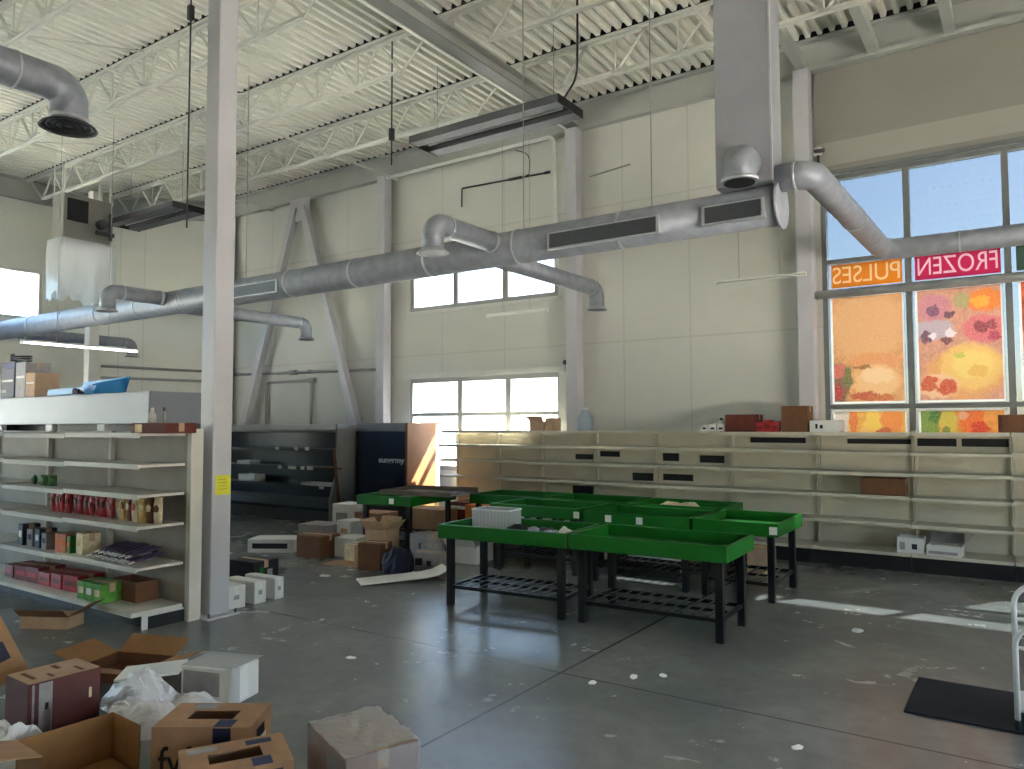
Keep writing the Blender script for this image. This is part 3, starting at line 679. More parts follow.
# ------------------------------------------------------------------ cartons
def carton(name, label, cat, loc, rz, w, d, h, m=CARD, style='closed', group=None, inner=None, flaps=(1.9, 1.9, 2.1, 2.1), prints=(), top=None, low=1.):
    """w along local x, d along local y; prints: (face, u0, u1, v0, v1, material) on faces -y,+x,+z,-x"""
    t = thing(name, label, cat, loc, rz, group); a, c = w/2, d/2
    if style == 'closed':
        MB().box(-a, a, -c, c, 0, h).build('body', m, t, bevel=.006)
        q = MB().box(-a+.002, a-.002, -.025, .025, h, h+.0015) if m is MAROON else MB().box(-a+.002, a-.002, -.025, .025, h, h+.0015)
        if m is not MAROON: q.box(a, a+.0015, -.025, .025, h-.07, h).box(-a-.0015, -a, -.025, .025, h-.07, h)
        q.build('sealing_tape', top or CARD_P if m is not BOX_W else TAPE, t)
    elif style == 'open':
        k = .006; q = MB().box(-a, a, -c, -c+k, 0, h*low).box(-a, a, c-k, c, 0, h).box(-a, -a+k, -c+k, c-k, 0, h).box(a-k, a, -c+k, c-k, 0, h).box(-a+k, a-k, -c+k, c-k, 0, k)
        q.build('body', m, t)
        for i, ang in enumerate(flaps):
            if not ang: continue
            L_ = (d if i < 2 else w)*.48; q = MB()
            if i < 2: q.box(-a, a, 0, L_, -k/2, k/2)
            else: q.box(0, L_, -c, c, -k/2, k/2)
            f = q.build('flap', inner or m, t)
            f.location = [(0, -c, h), (0, c, h), (-a, 0, h), (a, 0, h)][i]
            f.rotation_euler = [(PI-(PI-ang)-0, 0, 0), (0, 0, 0), (0, 0, 0), (0, 0, 0)][0] if i == 0 else [(0, 0, 0), (PI-ang-(PI-PI), 0, 0), (0, PI+(PI-ang)-0, 0), (0, ang-PI, 0)][i]
            if i == 0: f.rotation_euler = (ang, 0, 0)
            if i == 1: f.rotation_euler = (PI-ang, 0, 0)
            if i == 2: f.rotation_euler = (0, -ang, 0)
            if i == 3: f.rotation_euler = (0, -(PI-ang), 0)
    elif style == 'fruit':                          # fruit tray carton: lid with a large hand hole
        MB().box(-a+.01, a-.01, -c+.01, c-.01, 0, h*.55).build('tray', m, t)
        k = .008; hx, hy = a*.5, c*.36
        q = MB().box(-a, a, -c, -c+k, h*.12, h).box(-a, a, c-k, c, h*.12, h).box(-a, -a+k, -c+k, c-k, h*.12, h).box(a-k, a, -c+k, c-k, h*.12, h)
        q.box(-a+k, a-k, -c+k, -hy, h-k, h).box(-a+k, a-k, hy, c-k, h-k, h).box(-a+k, -hx, -hy, hy, h-k, h).box(hx, a-k, -hy, hy, h-k, h)
        q.build('lid', m, t)
        MB().box(-a+.03, a-.03, -c+.03, c-.03, h*.55, h*.56).build('dark_sheet', INK, t)  # flat dark sheet under the hand hole
    for f, u0, u1, v0, v1, pm in prints:
        q = MB(); e = .0012
        if f == '-y': q.box(u0*a, u1*a, -c-e, -c, v0*h, v1*h)
        if f == '+x': q.box(a, a+e, u0*c, u1*c, v0*h, v1*h)
        if f == '-x': q.box(-a-e, -a, u0*c, u1*c, v0*h, v1*h)
        if f == '+z': q.box(u0*a, u1*a, v0*c, v1*c, h, h+e)
        q.build('printed_patch', pm, t)
    return t
ZT = 1.546
carton('carton', 'dark red-brown carton on the wall shelving beside red packets', 'carton', (-3.08, 9.84, ZT), 0, .40, .3, .22, BRICKRED)
for i, (x, z, hh) in enumerate(((-2.84, 0, .12), (-2.75, 0, .15), (-2.66, 0, .13))):
    carton('red_packet', ['small red packet touching the dark red carton on the wall shelving', 'middle small red packet on top of the wall shelving', 'small red packet touching the upright brown carton on the wall shelving'][i], 'packet', (x, 9.8, ZT), .05*i, .085, .2, hh, RED, group='red packets on the wall shelving', prints=(('-y', -.7, .7, .3, .6, REDD),))
carton('carton', 'tall brown carton standing on the wall shelving left of the poster window', 'carton', (-2.41, 9.82, ZT), 0, .31, .3, .32, CARD_B)
carton('carton', 'white printed carton on the wall shelving in front of the citrus strip', 'carton', (-2.06, 9.8, ZT), 0, .34, .28, .14, BOX_W, prints=(('-y', -.6, -.45, .3, .7, INK), ('-y', -.3, -.1, .3, .6, INK)))
for i, x in enumerate((-3.57, -3.46, -3.35)):
    carton('small_carton', ['small white printed carton on the wall shelving, leftmost of three', 'small white printed carton on the wall shelving, middle of three', 'small white printed carton on the wall shelving beside the dark red carton'][i], 'carton', (x, 9.82, ZT), 0, .1, .2, .1, BOX_W, group='small white cartons on the wall shelving', prints=(('-y', -.5, .5, .3, .55, INK),))
t = carton('plastic_bottle', 'x', 'bottle', (-3.40, 9.9, ZT), 0, .03, .03, .03)
for ch in list(t.children): bpy.data.objects.remove(ch)
t['label'] = 'small white bottle behind the three little cartons on the wall shelving'
MB().sweep([(0, 0, 0), (0, 0, .13), (0, 0, .15)], [.035, .035, .016], 12).build('bottle_body', BOX_W, t, smooth=True); MB().cyl((0, 0, .15), (0, 0, .18), .018, 10).build('cap', INK, t)
carton('carton', 'long dark brown carton on the wall shelving at the right edge', 'carton', (-.02, 9.8, ZT), 0, .56, .28, .19, CARD_B, prints=(('-y', -.95, -.85, .1, .9, BRICKRED),))
t = carton('carton', 'small crumpled tan carton on the wall shelving in front of the lower window', 'carton', (-6.2, 9.8, ZT), .2, .22, .2, .15, CARD_P, 'open', flaps=(2.2, 0, 2.4, 0))
carton('carton', 'small tan carton tilted against its neighbour at the corner of the lower window', 'carton', (-5.96, 9.82, ZT+.0), -.25, .16, .18, .2, CARD_P)
t = thing('water_jug', 'translucent blue-white jug standing on the wall shelving right of the lower window', 'jug', (-5.42, 9.85, ZT))
MB().sweep([(0, 0, 0), (0, 0, .02), (0, 0, .2), (0, 0, .27), (0, 0, .31)], [.1, .115, .115, .06, .04], 16).build('jug_body', sheet_mat('jug_plastic', (190, 205, 215), .6, .2), t, smooth=True)
MB().cyl((0, 0, .31), (0, 0, .345), .045, 12).build('cap', BOX_W, t)
carton('carton', 'brown carton lying on the third shelf from the top, under the magenta sign', 'carton', (-1.45, 9.85, 1.08-.26), 0, .46, .3, .195, CARD_B)
carton('printed_carton', 'white carton with black print on the bottom wall shelf', 'carton', (-1.17, 9.72, .2), .03, .27, .26, .17, BOX_W, 'open', flaps=(0, 0, 0, 0), prints=(('-y', -.8, -.4, .2, .7, BOX_G), ('-y', .1, .5, .25, .6, INK)))
carton('printed_carton', 'open white carton of packets at the right on the bottom wall shelf', 'carton', (-.83, 9.68, .2), -.06, .33, .26, .11, BOX_W, 'open', flaps=(0, 2.0, 0, 2.2), inner=BOX_G, prints=(('-y', -.9, .8, .15, .45, BOX_G),))

# ------------------------------------------------------------------ green produce tables
TT = .735
def table(loc, rz, w, d, label, tagx=(.5,)):
    t = thing('produce_table', label, 'table', (*loc, 0), rz, 'green produce tables'); a, c = w/2, d/2; k = .028; zb = TT-.125
    q = MB().box(-a, a, -c, -c+k, zb, TT).box(-a, a, c-k, c, zb, TT).box(-a, -a+k, -c+k, c-k, zb, TT).box(a-k, a, -c+k, c-k, zb, TT).box(-a+k, a-k, -c+k, c-k, zb, zb+.03)
    q.build('tray', GREEN, t, bevel=.006)
    for sx in (-1, 1):
        for sy in (-1, 1): MB().box(sx*(a-.085)-.03, sx*(a-.085)+.03, sy*(c-.09)-.03, sy*(c-.09)+.03, 0, zb).build('leg', BLACK_STEEL, t, bevel=.004)
    q = MB(); lx, ly = a-.085, c-.09
    for s in (-1, 1): q.box(-lx+.03, lx-.03, s*ly-.015, s*ly+.015, .15, .18).box(s*lx-.015, s*lx+.015, -ly+.03, ly-.03, .15, .18)
    q.box(-lx, lx, -.012, .012, .155, .178)
    q.build('lower_frame', BLACK_STEEL, t)
    q = MB(); n = int(2*lx/.1)
    for i in range(1, n): x = -lx+2*lx*i/n; q.box(x-.012, x+.012, -ly+.014, ly-.014, .18, .186)
    q.build('lower_slats', BLACK_STEEL, t)
    for s in tagx: MB().box(s*a-.035, s*a+.035, -c-.004, -c, TT-.1, TT-.03).build('price_holder', TAPE, t)
    return t
table((-3.93, 5.87), .085, 1.3, .76, 'green-tray table front left, with clutter and a clear plastic tub', ())
table((-2.58, 5.96), .035, 1.33, .76, 'green-tray table front right, nearest the camera and empty', ())
table((-2.35, 7.6), .02, .8, .98, 'green-tray table at the right end, nearest the wall shelving corner', (.9,))
table((-4.66, 7.6), .0, 1.18, .76, 'green-tray table in the middle row, pale inside, behind the cluttered table', (.96,))
table((-3.36, 7.5), -.02, 1.18, .76, 'green-tray table in the middle row with two white price cards', (-.5, .1))
table((-5.65, 8.45), .04, 1.1, .76, 'green-tray table in the far row at the left', ())
table((-4.5, 8.5), .04, 1.1, .76, 'green-tray table in the far row, middle', ())
table((-3.36, 8.5), .0, 1.1, .76, 'green-tray table in the far row at the right', ())
table((-7.0, 7.75), .12, .86, 1.1, 'green-tray table standing apart at the far left', (.3,))
# things on the tables
t = thing('plastic_tub', 'clear upright plastic tub at the left end of the cluttered table', 'tub', (-4.28, 6.0, TT-.095), .085)
q = MB(); ns = 26
for s in (-1, 1):
    q.box(-.2, .2, s*.12-.002, s*.12+.002, 0, .2).box(s*.2-.002, s*.2+.002, -.12, .12, 0, .2)
q.box(-.2, .2, -.12, .12, 0, .004).build('tub_wall', FILM, t)
q = MB()
for i in range(ns): x = -.195+.39*i/(ns-1); q.box(x-.002, x+.002, -.1235, -.1205, 0, .2)
q.box(-.206, .206, -.127, -.12, .19, .205).box(-.206, .206, .12, .127, .19, .205).box(-.206, -.2, -.12, .12, .19, .205).box(.2, .206, -.12, .12, .19, .205)
q.build('ribs', sheet_mat('rib_plastic', (225, 228, 230), .4), t)
CL = [('black plastic bag crumpled on the cluttered table beside the tub', INK, .16, .05), ('crumpled silver wrapper on the cluttered table', SILVER, .09, .035), ('small black tray scrap on the cluttered table', BLACK_STEEL, .12, .03),
      ('second crumpled silver wrapper on the cluttered table, toward its right end', SILVER, .1, .03), ('white paper scrap on the cluttered table among the black bits', TAPE, .07, .05), ('dark plastic scrap at the right end of the cluttered table', INK, .13, .025)]
def lump(name, label, cat, loc, m, r, h, seed=0, asp=1., rz=0., parent=None, n=26):
    rr = random.Random(seed); ph = [rr.uniform(0, 6) for _ in range(8)]; q = MB(); rows = 11; vs = []
    for i in range(rows):
        th = i/(rows-1)*PI/2; cr = math.cos(th)**.7; sz = math.sin(th)**.8
        for j in range(n):
            a = 2*PI*j/n; k = 1+.12*math.sin(2*a+ph[0])+.08*math.sin(5*a+ph[1]+th*3)+.05*math.sin(9*a+ph[2]-th*6)+rr.uniform(-.035, .035)
            x, y = r*asp*math.cos(a)*cr*k, r*math.sin(a)*cr*k
            z = h*sz*(1+.16*math.sin(x/r*3+ph[3])+.14*math.sin(y/r*4+ph[4])+.07*math.sin((x+y)/r*9+ph[5])+rr.uniform(-.04, .04))
            vs.append((x, y, max(0., z) if i else 0.))
    q.add(vs, [(i*n+j, i*n+(j+1) % n, (i+1)*n+(j+1) % n, (i+1)*n+j) for i in range(rows-1) for j in range(n)]); q.add([vs[j] for j in range(n)], [tuple(range(n-1, -1, -1))])
    o = q.build(name, m, parent, smooth=False); o.location = loc; o.rotation_euler = (0, 0, rz)
    bm = bmesh.new(); bm.from_mesh(o.data); bmesh.ops.remove_doubles(bm, verts=bm.verts, dist=1e-4); bmesh.ops.recalc_face_normals(bm, faces=bm.faces); bm.to_mesh(o.data); bm.free()
    if not parent: tag(o, label, cat)
    return o
for i, (l, m, r, h) in enumerate(CL):
    lump(['plastic_bag', 'foil_wrapper', 'tray_scrap', 'foil_wrapper', 'paper_scrap', 'plastic_scrap'][i], l, ['bag', 'wrapper', 'scrap', 'wrapper', 'scrap', 'scrap'][i], (-3.98+.115*i, 6.0+.05*((i*7) % 3-1), TT-.095), m, r*.62, h*1.1+.012, i, 1.5, rz=i*.9)
t = carton('cardboard_sheet', 'x', 'cardboard', (0, 0, 0), 0, .1, .1, .1)
for ch in list(t.children): bpy.data.objects.remove(ch)
t['label'] = 'dark brown cardboard tray lying on the far left green table'; t.location = (-6.75, 7.85, TT); t.rotation_euler = (0, 0, .15)
q = MB().box(-.45, .62, -.45, .3, 0, .012).box(-.45, .62, -.45, -.438, .012, .06).box(-.45, .62, .288, .3, .012, .07).box(-.45, -.438, -.438, .288, .012, .06); q.build('tray_body', mat('grey_brown_card', (96, 84, 76), .8), t)
lump('produce_scrap', 'few orange leaves left in the right-end green table', 'scrap', (-2.35, 7.55, TT-.095), ORANGE_P, .12, .02, 4, 1.8)
lump('paper_scrap', 'pale paper left in the far right green table', 'scrap', (-3.4, 8.45, TT-.095), CREAM, .16, .09, 9, 1.6)

# ------------------------------------------------------------------ display cases at the back left
t = thing('display_case', 'dark open refrigerated display case with empty shelves behind the clutter', 'display case', (-11.7, 9.3, 0)); a = 1.94
MB().box(-a, a, -.1, .42, 1.52, 1.66).box(-a, a, -.32, -.1, 1.56, 1.66).build('canopy', CASE_RIM, t, bevel=.01)
MB().box(-a, a-.001, .34, .4, .2, 1.52).build('back_wall', NAVY, t)
MB().prism([(-.4, .0), (.4, .0), (.4, .3), (-.34, .42), (-.42, .36), (-.46, .2)], -a, a, axis='x').build('base_tub', CASE_D, t)
MB().box(-a, a, -.475, -.455, .2, .25).build('bumper', RUBBER, t)
for z in (.55, .88, 1.2):
    s_ = MB().box(-a+.01, a-.05, -.12, .33, z, z+.02).build('shelf', NAVY, t)
    MB().box(-a+.01, a-.05, -.135, -.121, z-.015, z+.025).build('price_rail', CASE_D, s_)
MB().prism([(-.46, 0), (.42, 0), (.42, 1.66), (-.32, 1.66), (-.3, .9), (-.46, .4)], a, a+.05, axis='x').build('end_panel', CASE_G, t)
for i, (x, z, w) in enumerate(((.9, .895, .1), (.62, .895, .22), (1.1, .895, .16), (.28, .895, .1), (1.02, 1.235, .12), (.72, 1.235, .1), (.2, 1.235, .1), (1.4, .57, .12))):
    MB().box(x-w/2, x+w/2, -.141, -.1365, z-.04, z+.02).build('price_ticket', TAPE, t)
for i, (x, z, w, h, l) in enumerate(((-.75, .575, .5, .14, 'white tray on the lower shelf of the dark display case, beside the free column'), (1.2, .575, .8, .05, 'pale flat tray at the right on the lower shelf of the dark display case'), (-.85, .905, .4, .07, 'white flat tray on the middle shelf of the dark display case'), )):
    o = MB().box(-w/2, w/2, -.12, .12, 0, .012).box(-w/2, w/2, -.12, -.11, 0, h).box(-w/2, w/2, .11, .12, 0, h).box(-w/2, -w/2+.01, -.12, .12, 0, h).box(w/2-.01, w/2, -.12, .12, 0, h).build('shelf_tray', TAPE)
    o.location = (-11.7+x, 9.33, z); tag(o, l, 'tray')
t = thing('display_case', 'dark navy display case with white script on its front and a beige lit end', 'display case', (-9.02, 9.65, 0)); a = .6
MB().box(-a, a, -.32, .4, 1.54, 1.68).build('canopy', CASE_G, t, bevel=.01)
MB().box(-a, a-.001, -.3, .36, .38, 1.54).build('front_panel', NAVY, t)
MB().box(-a, a, -.4, .4, 0, .38).build('base_tub', CASE_D, t, bevel=.01)
MB().box(-a, -a+.03, -.33, -.301, .38, 1.54).build('side_trim', RUBBER, t)
MB().box(a, a+.05, -.4, .42, 0, 1.68).build('end_panel', PANEL_S, t)
MB().box(a+.05, a+.055, .30, .40, 0.0, 1.66).build('end_post', CREAM, t)
text_part('sungrmy', .13, TAPE, t, (.2, -.302, 1.06), (PI/2, 0, 0), name='script_lettering', sx=1.3, bold=.004)
MB().box(-.1, .26, -.304, -.3005, .66, .74).build('faint_notice', CASE_D, t)
# leaning stick against the grey end
t = thing('wooden_easel', 'thin brown wooden stick with a crosspiece leaning on the grey case end', 'stick', (-9.58, 8.76, 0))
MB().beam((.2, 0, 0), (-.07, .08, 1.24), .05, .03).build('post', WOOD, t)
MB().beam((-.22, .0, .93), (.2, .0, .93), .025, .03).build('crosspiece', WOOD, t)

# left cooler with a white canopy, behind the gondola
t = thing('produce_cooler', 'long white-topped cooler behind the half-stocked gondola', 'cooler', (-12.3, 5.9, 0)); a = 2.83
MB().box(-a, a, -.4, .5, 1.67, 2.1).build('canopy', mat('cooler_enamel', (120, 124, 132), .5, 0, .04, 3), t, bevel=.015)
MB().box(-a, a, .4, .5, .3, 1.67).build('back_wall', KICK, t)
MB().box(-a, a, -.4, .5, 0, .45).build('base_tub', CASE_D, t)
for x in (-1.6, .1, 1.6): MB().box(x-.1, x+.1, -.38, -.3, .45, 1.67).build('post', BOX_W, t)
for x in (-a, a-.05): MB().box(x, x+.05, -.3, .4, .45, 1.67).build('side_wall', CASE_D, t)
for z in (.8, 1.2): MB().box(-a+.06, a-.06, -.1, .39, z, z+.02).build('shelf', CASE_D, t)
t = thing('plastic_tray', 'blue plastic tray on the white-topped cooler', 'tray', (-11.6, 5.75, 2.1), .05)
q = MB().box(-.55, .55, -.25, .25, 0, .02)
q.prism([(-.6, 0), (.6, 0), (.72, .12), (-.55, .09)], -.25, -.235).prism([(-.6, 0), (.6, 0), (.72, .27), (-.5, .22)], .235, .25).prism([(-.25, 0), (.25, 0), (.25, .26), (-.25, .14)], .6, .615, axis='x')
q.build('tray_body', BLUE_T, t)
lump('cloth', 'purple cloth scrap hanging on the blue tray', 'cloth', (-11.2, 5.44, 2.1), PURPLE, .07, .08, 3)
for i, (x, w, h, m, l) in enumerate(((-13.95, .5, .5, NAVY_C, 'dark navy crate at the left on the white-topped cooler'), (-13.5, .3, .58, BOX_G, 'grey carton on the white-topped cooler'), (-13.17, .26, .4, CARD_P, 'pale carton at the right of the stack on the white-topped cooler'))):
    carton('storage_crate' if i == 0 else 'carton', l, 'crate' if i == 0 else 'carton', (x, 5.85, 2.1), .06*i, w, .4, h, m, prints=(('-y', -.8, .8, .55, .62, BOX_W), ('-y', -.8, -.1, .2, .3, BOX_G)))
carton('storage_crate', 'navy crate stacked on the dark navy crate on the cooler', 'crate', (-13.95, 5.85, 2.6025), -.05, .55, .38, .1, INK_B)
t = thing('wire_roll', 'loose black cable heap on the crates at the far left', 'cable', (-13.95, 5.85, 2.705))
MB().sweep([(.2*math.cos(k*.5)*(1+.2*math.sin(k)), .13*math.sin(k*.5), .025+.003*k) for k in range(36)], .012, 6).build('coil', CABLE, t, smooth=True)
i_col('pipe_post', 'white square post rising behind the blue tray', -14.95, 7.5, .19, 6.2, FRAME_W)

# ------------------------------------------------------------------ gondola
GZ = (.50, .83, 1.085, 1.33, 1.585)
GX = (-5.97, -7.19, -8.41, -9.63)
GD = ['white gondola section at its right end by the free column', 'white gondola section in the middle, green packets on an upper shelf', 'white gondola section at the left edge of the photo']
for i in range(3):
    x1, x0 = GX[i], GX[i+1]; t = thing('gondola_section', GD[i], 'shelving', ((x0+x1)/2, 0, 0), group='gondola run'); h = (x1-x0)/2; e = .004
    MB().box(-h+e, h-e, 3.84, 3.86, .1, 1.6).build('back_panel', SHELF_WB, t)
    for s in (-1, 1):
        if i == 0 and s == 1: MB().box(h-e-.0, h+.06, 3.82, 3.93, 0, 1.62).build('upright', SHELF_W, t)
        else: MB().box(s*(h-e)-.018*(s > 0), s*(h-e)+.018*(s < 0), 3.80, 3.84, 0, 1.6).build('upright', SHELF_W, t)
    MB().box(-h+e, h-e, 3.5, 3.84, 0, .1).build('base_kick', KICK, t)
    MB().box(-h+e, h-e, 3.36, 3.8, .115, .15).build('base_deck', SHELF_W, t)
    if i == 0: MB().box(h-.02, h-e-.002, 3.45, 3.82, 0, .112).build('base_foot', BOX_W, t)
    for k, z in enumerate(GZ):
        dz = -.012 if i == 1 else 0
        s_ = MB().box(-h+e, h-e, 3.40, 3.80, z+dz-.022, z+dz).build('shelf', SHELF_W, t)
        MB().box(-h+e, h-e, 3.388, 3.399, z+dz-.035, z+dz+.005).build('price_rail', BOX_W if i else SHELF_W, s_)
# packets
def pouch(w, h, d, n=8):
    q = MB(); vs = []
    for s in (-1, 1):
        for i in range(n+1):
            for j in range(n+1):
                u, v = i/n*2-1, j/n*2-1; k = (max(0, 1-u*u)*max(0, 1-v*v))**.45
                vs.append((u*w/2*(1-.05*(1-v*v)), s*d/2*k, (v+1)/2*h))
    m = (n+1)**2; fs = []
    for s in (0, 1):
        for i in range(n):
            for j in range(n): a_ = s*m+i*(n+1)+j; fs.append((a_, a_+1, a_+n+2, a_+n+1))
    q.add(vs, fs); return q
def packet(name, label, cat, grp, w, h, d, m, m2=None):
    t = thing(name, label, cat, (0, 0, 0), 0, grp)
    pouch(w, h, d).build('pouch', m, t, smooth=True)
    MB().box(-w*.5, w*.5, -.003, .003, h*.995, h*1.06).build('top_seal', m2 or m, t)
    MB().prism([(-w*.22, h*.45), (w*.22, h*.45), (w*.28, h*.62), (0, h*.72), (-w*.28, h*.62)], -d/2-.004, -d/2+.004).build('printed_patch', m2 or CREAM, t)
    return t
rr = random.Random(3)
GR = 'red pouches standing on the third gondola shelf'
proto = packet('food_pouch', 'red food pouch standing in the row on the third gondola shelf', 'pouch', GR, .09, .2, .045, RED, REDD)
xs = [-7.80+.098*k for k in range(12)]
for k, x in enumerate(xs):
    y = 3.60+rr.uniform(-.02, .03)
    if k == 0: proto.location = (x, y, GZ[1])
    else: dup(proto, (x, y, GZ[1]), rr.uniform(-.25, .25), scale=(1, 1, rr.uniform(.9, 1.12)))
    if k % 2 == 0: dup(proto, (x+.03, y+.09, GZ[1]), rr.uniform(-.2, .2), scale=(1, 1, 1.1))
PK = [(CREAM, YELLOW, 'cream pouch'), (YELLOW, REDD, 'gold pouch'), (REDD, CREAM, 'dark red pouch'), (CREAM, RED, 'white and red pouch'), (YELLOW, CREAM, 'yellow pouch'), (CARD_B, CREAM, 'brown pouch'), (CREAM, CARD_B, 'pale pouch with brown print'), (REDD, YELLOW, 'red and gold pouch')]
for k, x in enumerate([-6.63, -6.53, -6.43, -6.33, -6.23, -6.13, -6.03]):
    m, m2, nm = PK[k % 8]
    t = packet('food_pouch', nm+' on the third gondola shelf, '+['beside the red row', 'second after the reds', 'third after the reds', 'middle of the mix', 'third from the end', 'second from the end', 'nearest the end'][k], 'pouch', 'mixed pouches on the third gondola shelf', .088, .225, .05, m, m2)
    t.location = (x, 3.58+rr.uniform(-.02, .03), GZ[1]); t.rotation_euler = (0, 0, rr.uniform(-.3, .3))
# second shelf: boxes, jars and lying foil packets
for k, (x, w, h, m, l) in enumerate(((-8.2, .12, .2, NAVY_C, 'dark navy carton at the left of the second gondola shelf'), (-8.02, .1, .17, BOX_G, 'grey carton on the second gondola shelf beside the navy one'), (-7.86, .1, .18, NAVY_C, 'navy carton in the middle of three on the second gondola shelf'), (-7.72, .12, .15, BOX_G, 'grey carton next to the orange one on the second gondola shelf'),
                                     (-7.42, .17, .17, mat('salmon_print', (206, 120, 84), .55, 0, .15, 18), 'salmon-orange carton on the second gondola shelf'), (-7.26, .06, .16, GREEN_P, 'narrow green and orange carton on the second gondola shelf'), (-7.06, .14, .19, CREAM, 'cream paper pack on the second gondola shelf'))):
    carton('food_carton', l, 'carton', (x, 3.56, GZ[0] if x > -7.19 else GZ[0]-.012), .1*((k*5) % 3-1), w, .16, h, m, prints=(('-y', -.6, .6, .4, .7, [BOX_W, INK_B, SILVER, NAVY_C, ORANGE_P, ORANGE_P, YELLOW][k]),))
GF = 'foil packets lying on the second gondola shelf'
pf = thing('foil_packet', 'silver and purple foil packet lying in the pile on the second gondola shelf', 'packet', (0, 0, 0), 0, GF)
MR = Matrix.Rotation(-PI/2+.25, 4, 'X')
pouch(.075, .26, .035).build('pouch', PURPLE, pf, smooth=True, M=MR)
MB().box(-.0375, .0375, -.004, .004, -.03, .02).build('silver_end', TAPE, pf, M=MR)
MB().box(-.025, .025, -.021, -.016, .08, .17).build('printed_patch', SILVER, pf, M=Matrix.Rotation(-PI/2+.25, 4, 'X') @ Matrix.Scale(-1, 4, (0, 1, 0)))
first = True
for row in range(2):
    for k in range(9):
        loc = (-6.82+.085*k+.03*row, 3.45+.0*row+rr.uniform(-.01, .01), GZ[0]+.028+.042*row); rz = -.35+rr.uniform(-.12, .12)
        if row and k in (0, 8): continue
        if first: pf.location = loc; pf.rotation_euler = (0, 0, rz); first = False
        else: dup(pf, loc, rz)
# base deck
for k in range(6):
    carton('food_carton', ['dark red carton on the gondola base deck, leftmost in view', 'dark red carton on the gondola base deck, second in view from the left', 'dark red carton on the gondola base deck, third in view', 'bright red pack on the base deck, fourth in view', 'bright red pack on the base deck, fifth in view', 'bright red pack on the base deck, next to the green cartons'][k], 'carton', (-8.45+.24*k, 3.62, .15), .06*((k*3) % 4-1), .22, .26, .12+.012*(k % 3), REDD if k < 3 else RED, group='red cartons on the gondola base deck', prints=(('-y', -.7, .7, .35, .65, RED if k < 3 else REDD),))
for k in range(3):
    carton('food_carton', ['green printed carton on the gondola base, left of three', 'green printed carton on the gondola base, middle of three', 'green printed carton on the gondola base, right of three'][k], 'carton', (-6.86+.135*k, 3.5, .15), .05, .12, .2, .155, GREEN_P, group='green cartons on the gondola base deck', prints=(('-y', -.6, .6, .35, .7, [CREAM, TAPE, CREAM][k]),))
carton('carton', 'low brown carton behind the green cartons on the gondola base', 'carton', (-6.5, 3.68, .15), 0, .4, .2, .17, CARD_B, 'open', flaps=(0, 0, 0, 0))
for k in range(4):
    t = packet('food_pouch', 'small green pouch in the heap on the fourth gondola shelf', 'pouch', 'green pouches on the fourth gondola shelf', .09, .1, .05, mat('dark_green_print', (60, 100, 60), .5, 0, .25, 20), GREEN_P); t.location = (-8.1+.1*k, 3.55+.03*(k % 2), GZ[2]-.0 if -8.1+.1*k < -8.41 else GZ[2]-.012); t.rotation_euler = (0, 0, .3*k-.4)
carton('carton', 'flat brown and yellow carton on top of the gondola at its right end', 'carton', (-6.02, 3.63, GZ[4]), .02, .5, .28, .085, BRICKRED, prints=(('-y', -.75, -.35, .1, .9, YELLOW),))
for k, (x, l) in enumerate(((-6.2, 'white bottle standing on the flat carton on top of the gondola'), (-6.02, 'clear slim bottle standing on the flat carton on top of the gondola'))):
    t = thing('plastic_bottle', l, 'bottle', (x, 3.63, GZ[4]+.087))
    MB().sweep([(0, 0, 0), (0, 0, .07), (0, 0, .1)], [.034, .034, .014] if k == 0 else [.016, .016, .01], 12).build('bottle_body', BOX_W if k == 0 else PIPE, t, smooth=True); MB().cyl((0, 0, .1), (0, 0, .13), .015 if k == 0 else .012, 10).build('cap', TAPE if k == 0 else GRILLE, t)
carton('carton', 'torn brown carton lying half under the gondola', 'carton', (-6.74, 3.12, 0), .5, .42, .2, .1, CARD_P, 'open', flaps=(2.4, 0, 0, 2.6), inner=CARD_B)
# yellow notice on the column
t = MB().box(-.0, .0012, -.075, .075, -.085, .085).build('paper_notice', YNOTE); t.location = (-5.854, 4.09, 1.13); tag(t, 'yellow paper notice stuck on the free white column', 'notice')
q = MB()
for i in range(4): q.box(.0013, .0017, -.05, .03+.012*(i % 2), .045-.028*i, .051-.028*i)
q.build('faint_writing', mat('faint_ink', (176, 172, 60), .8), t)

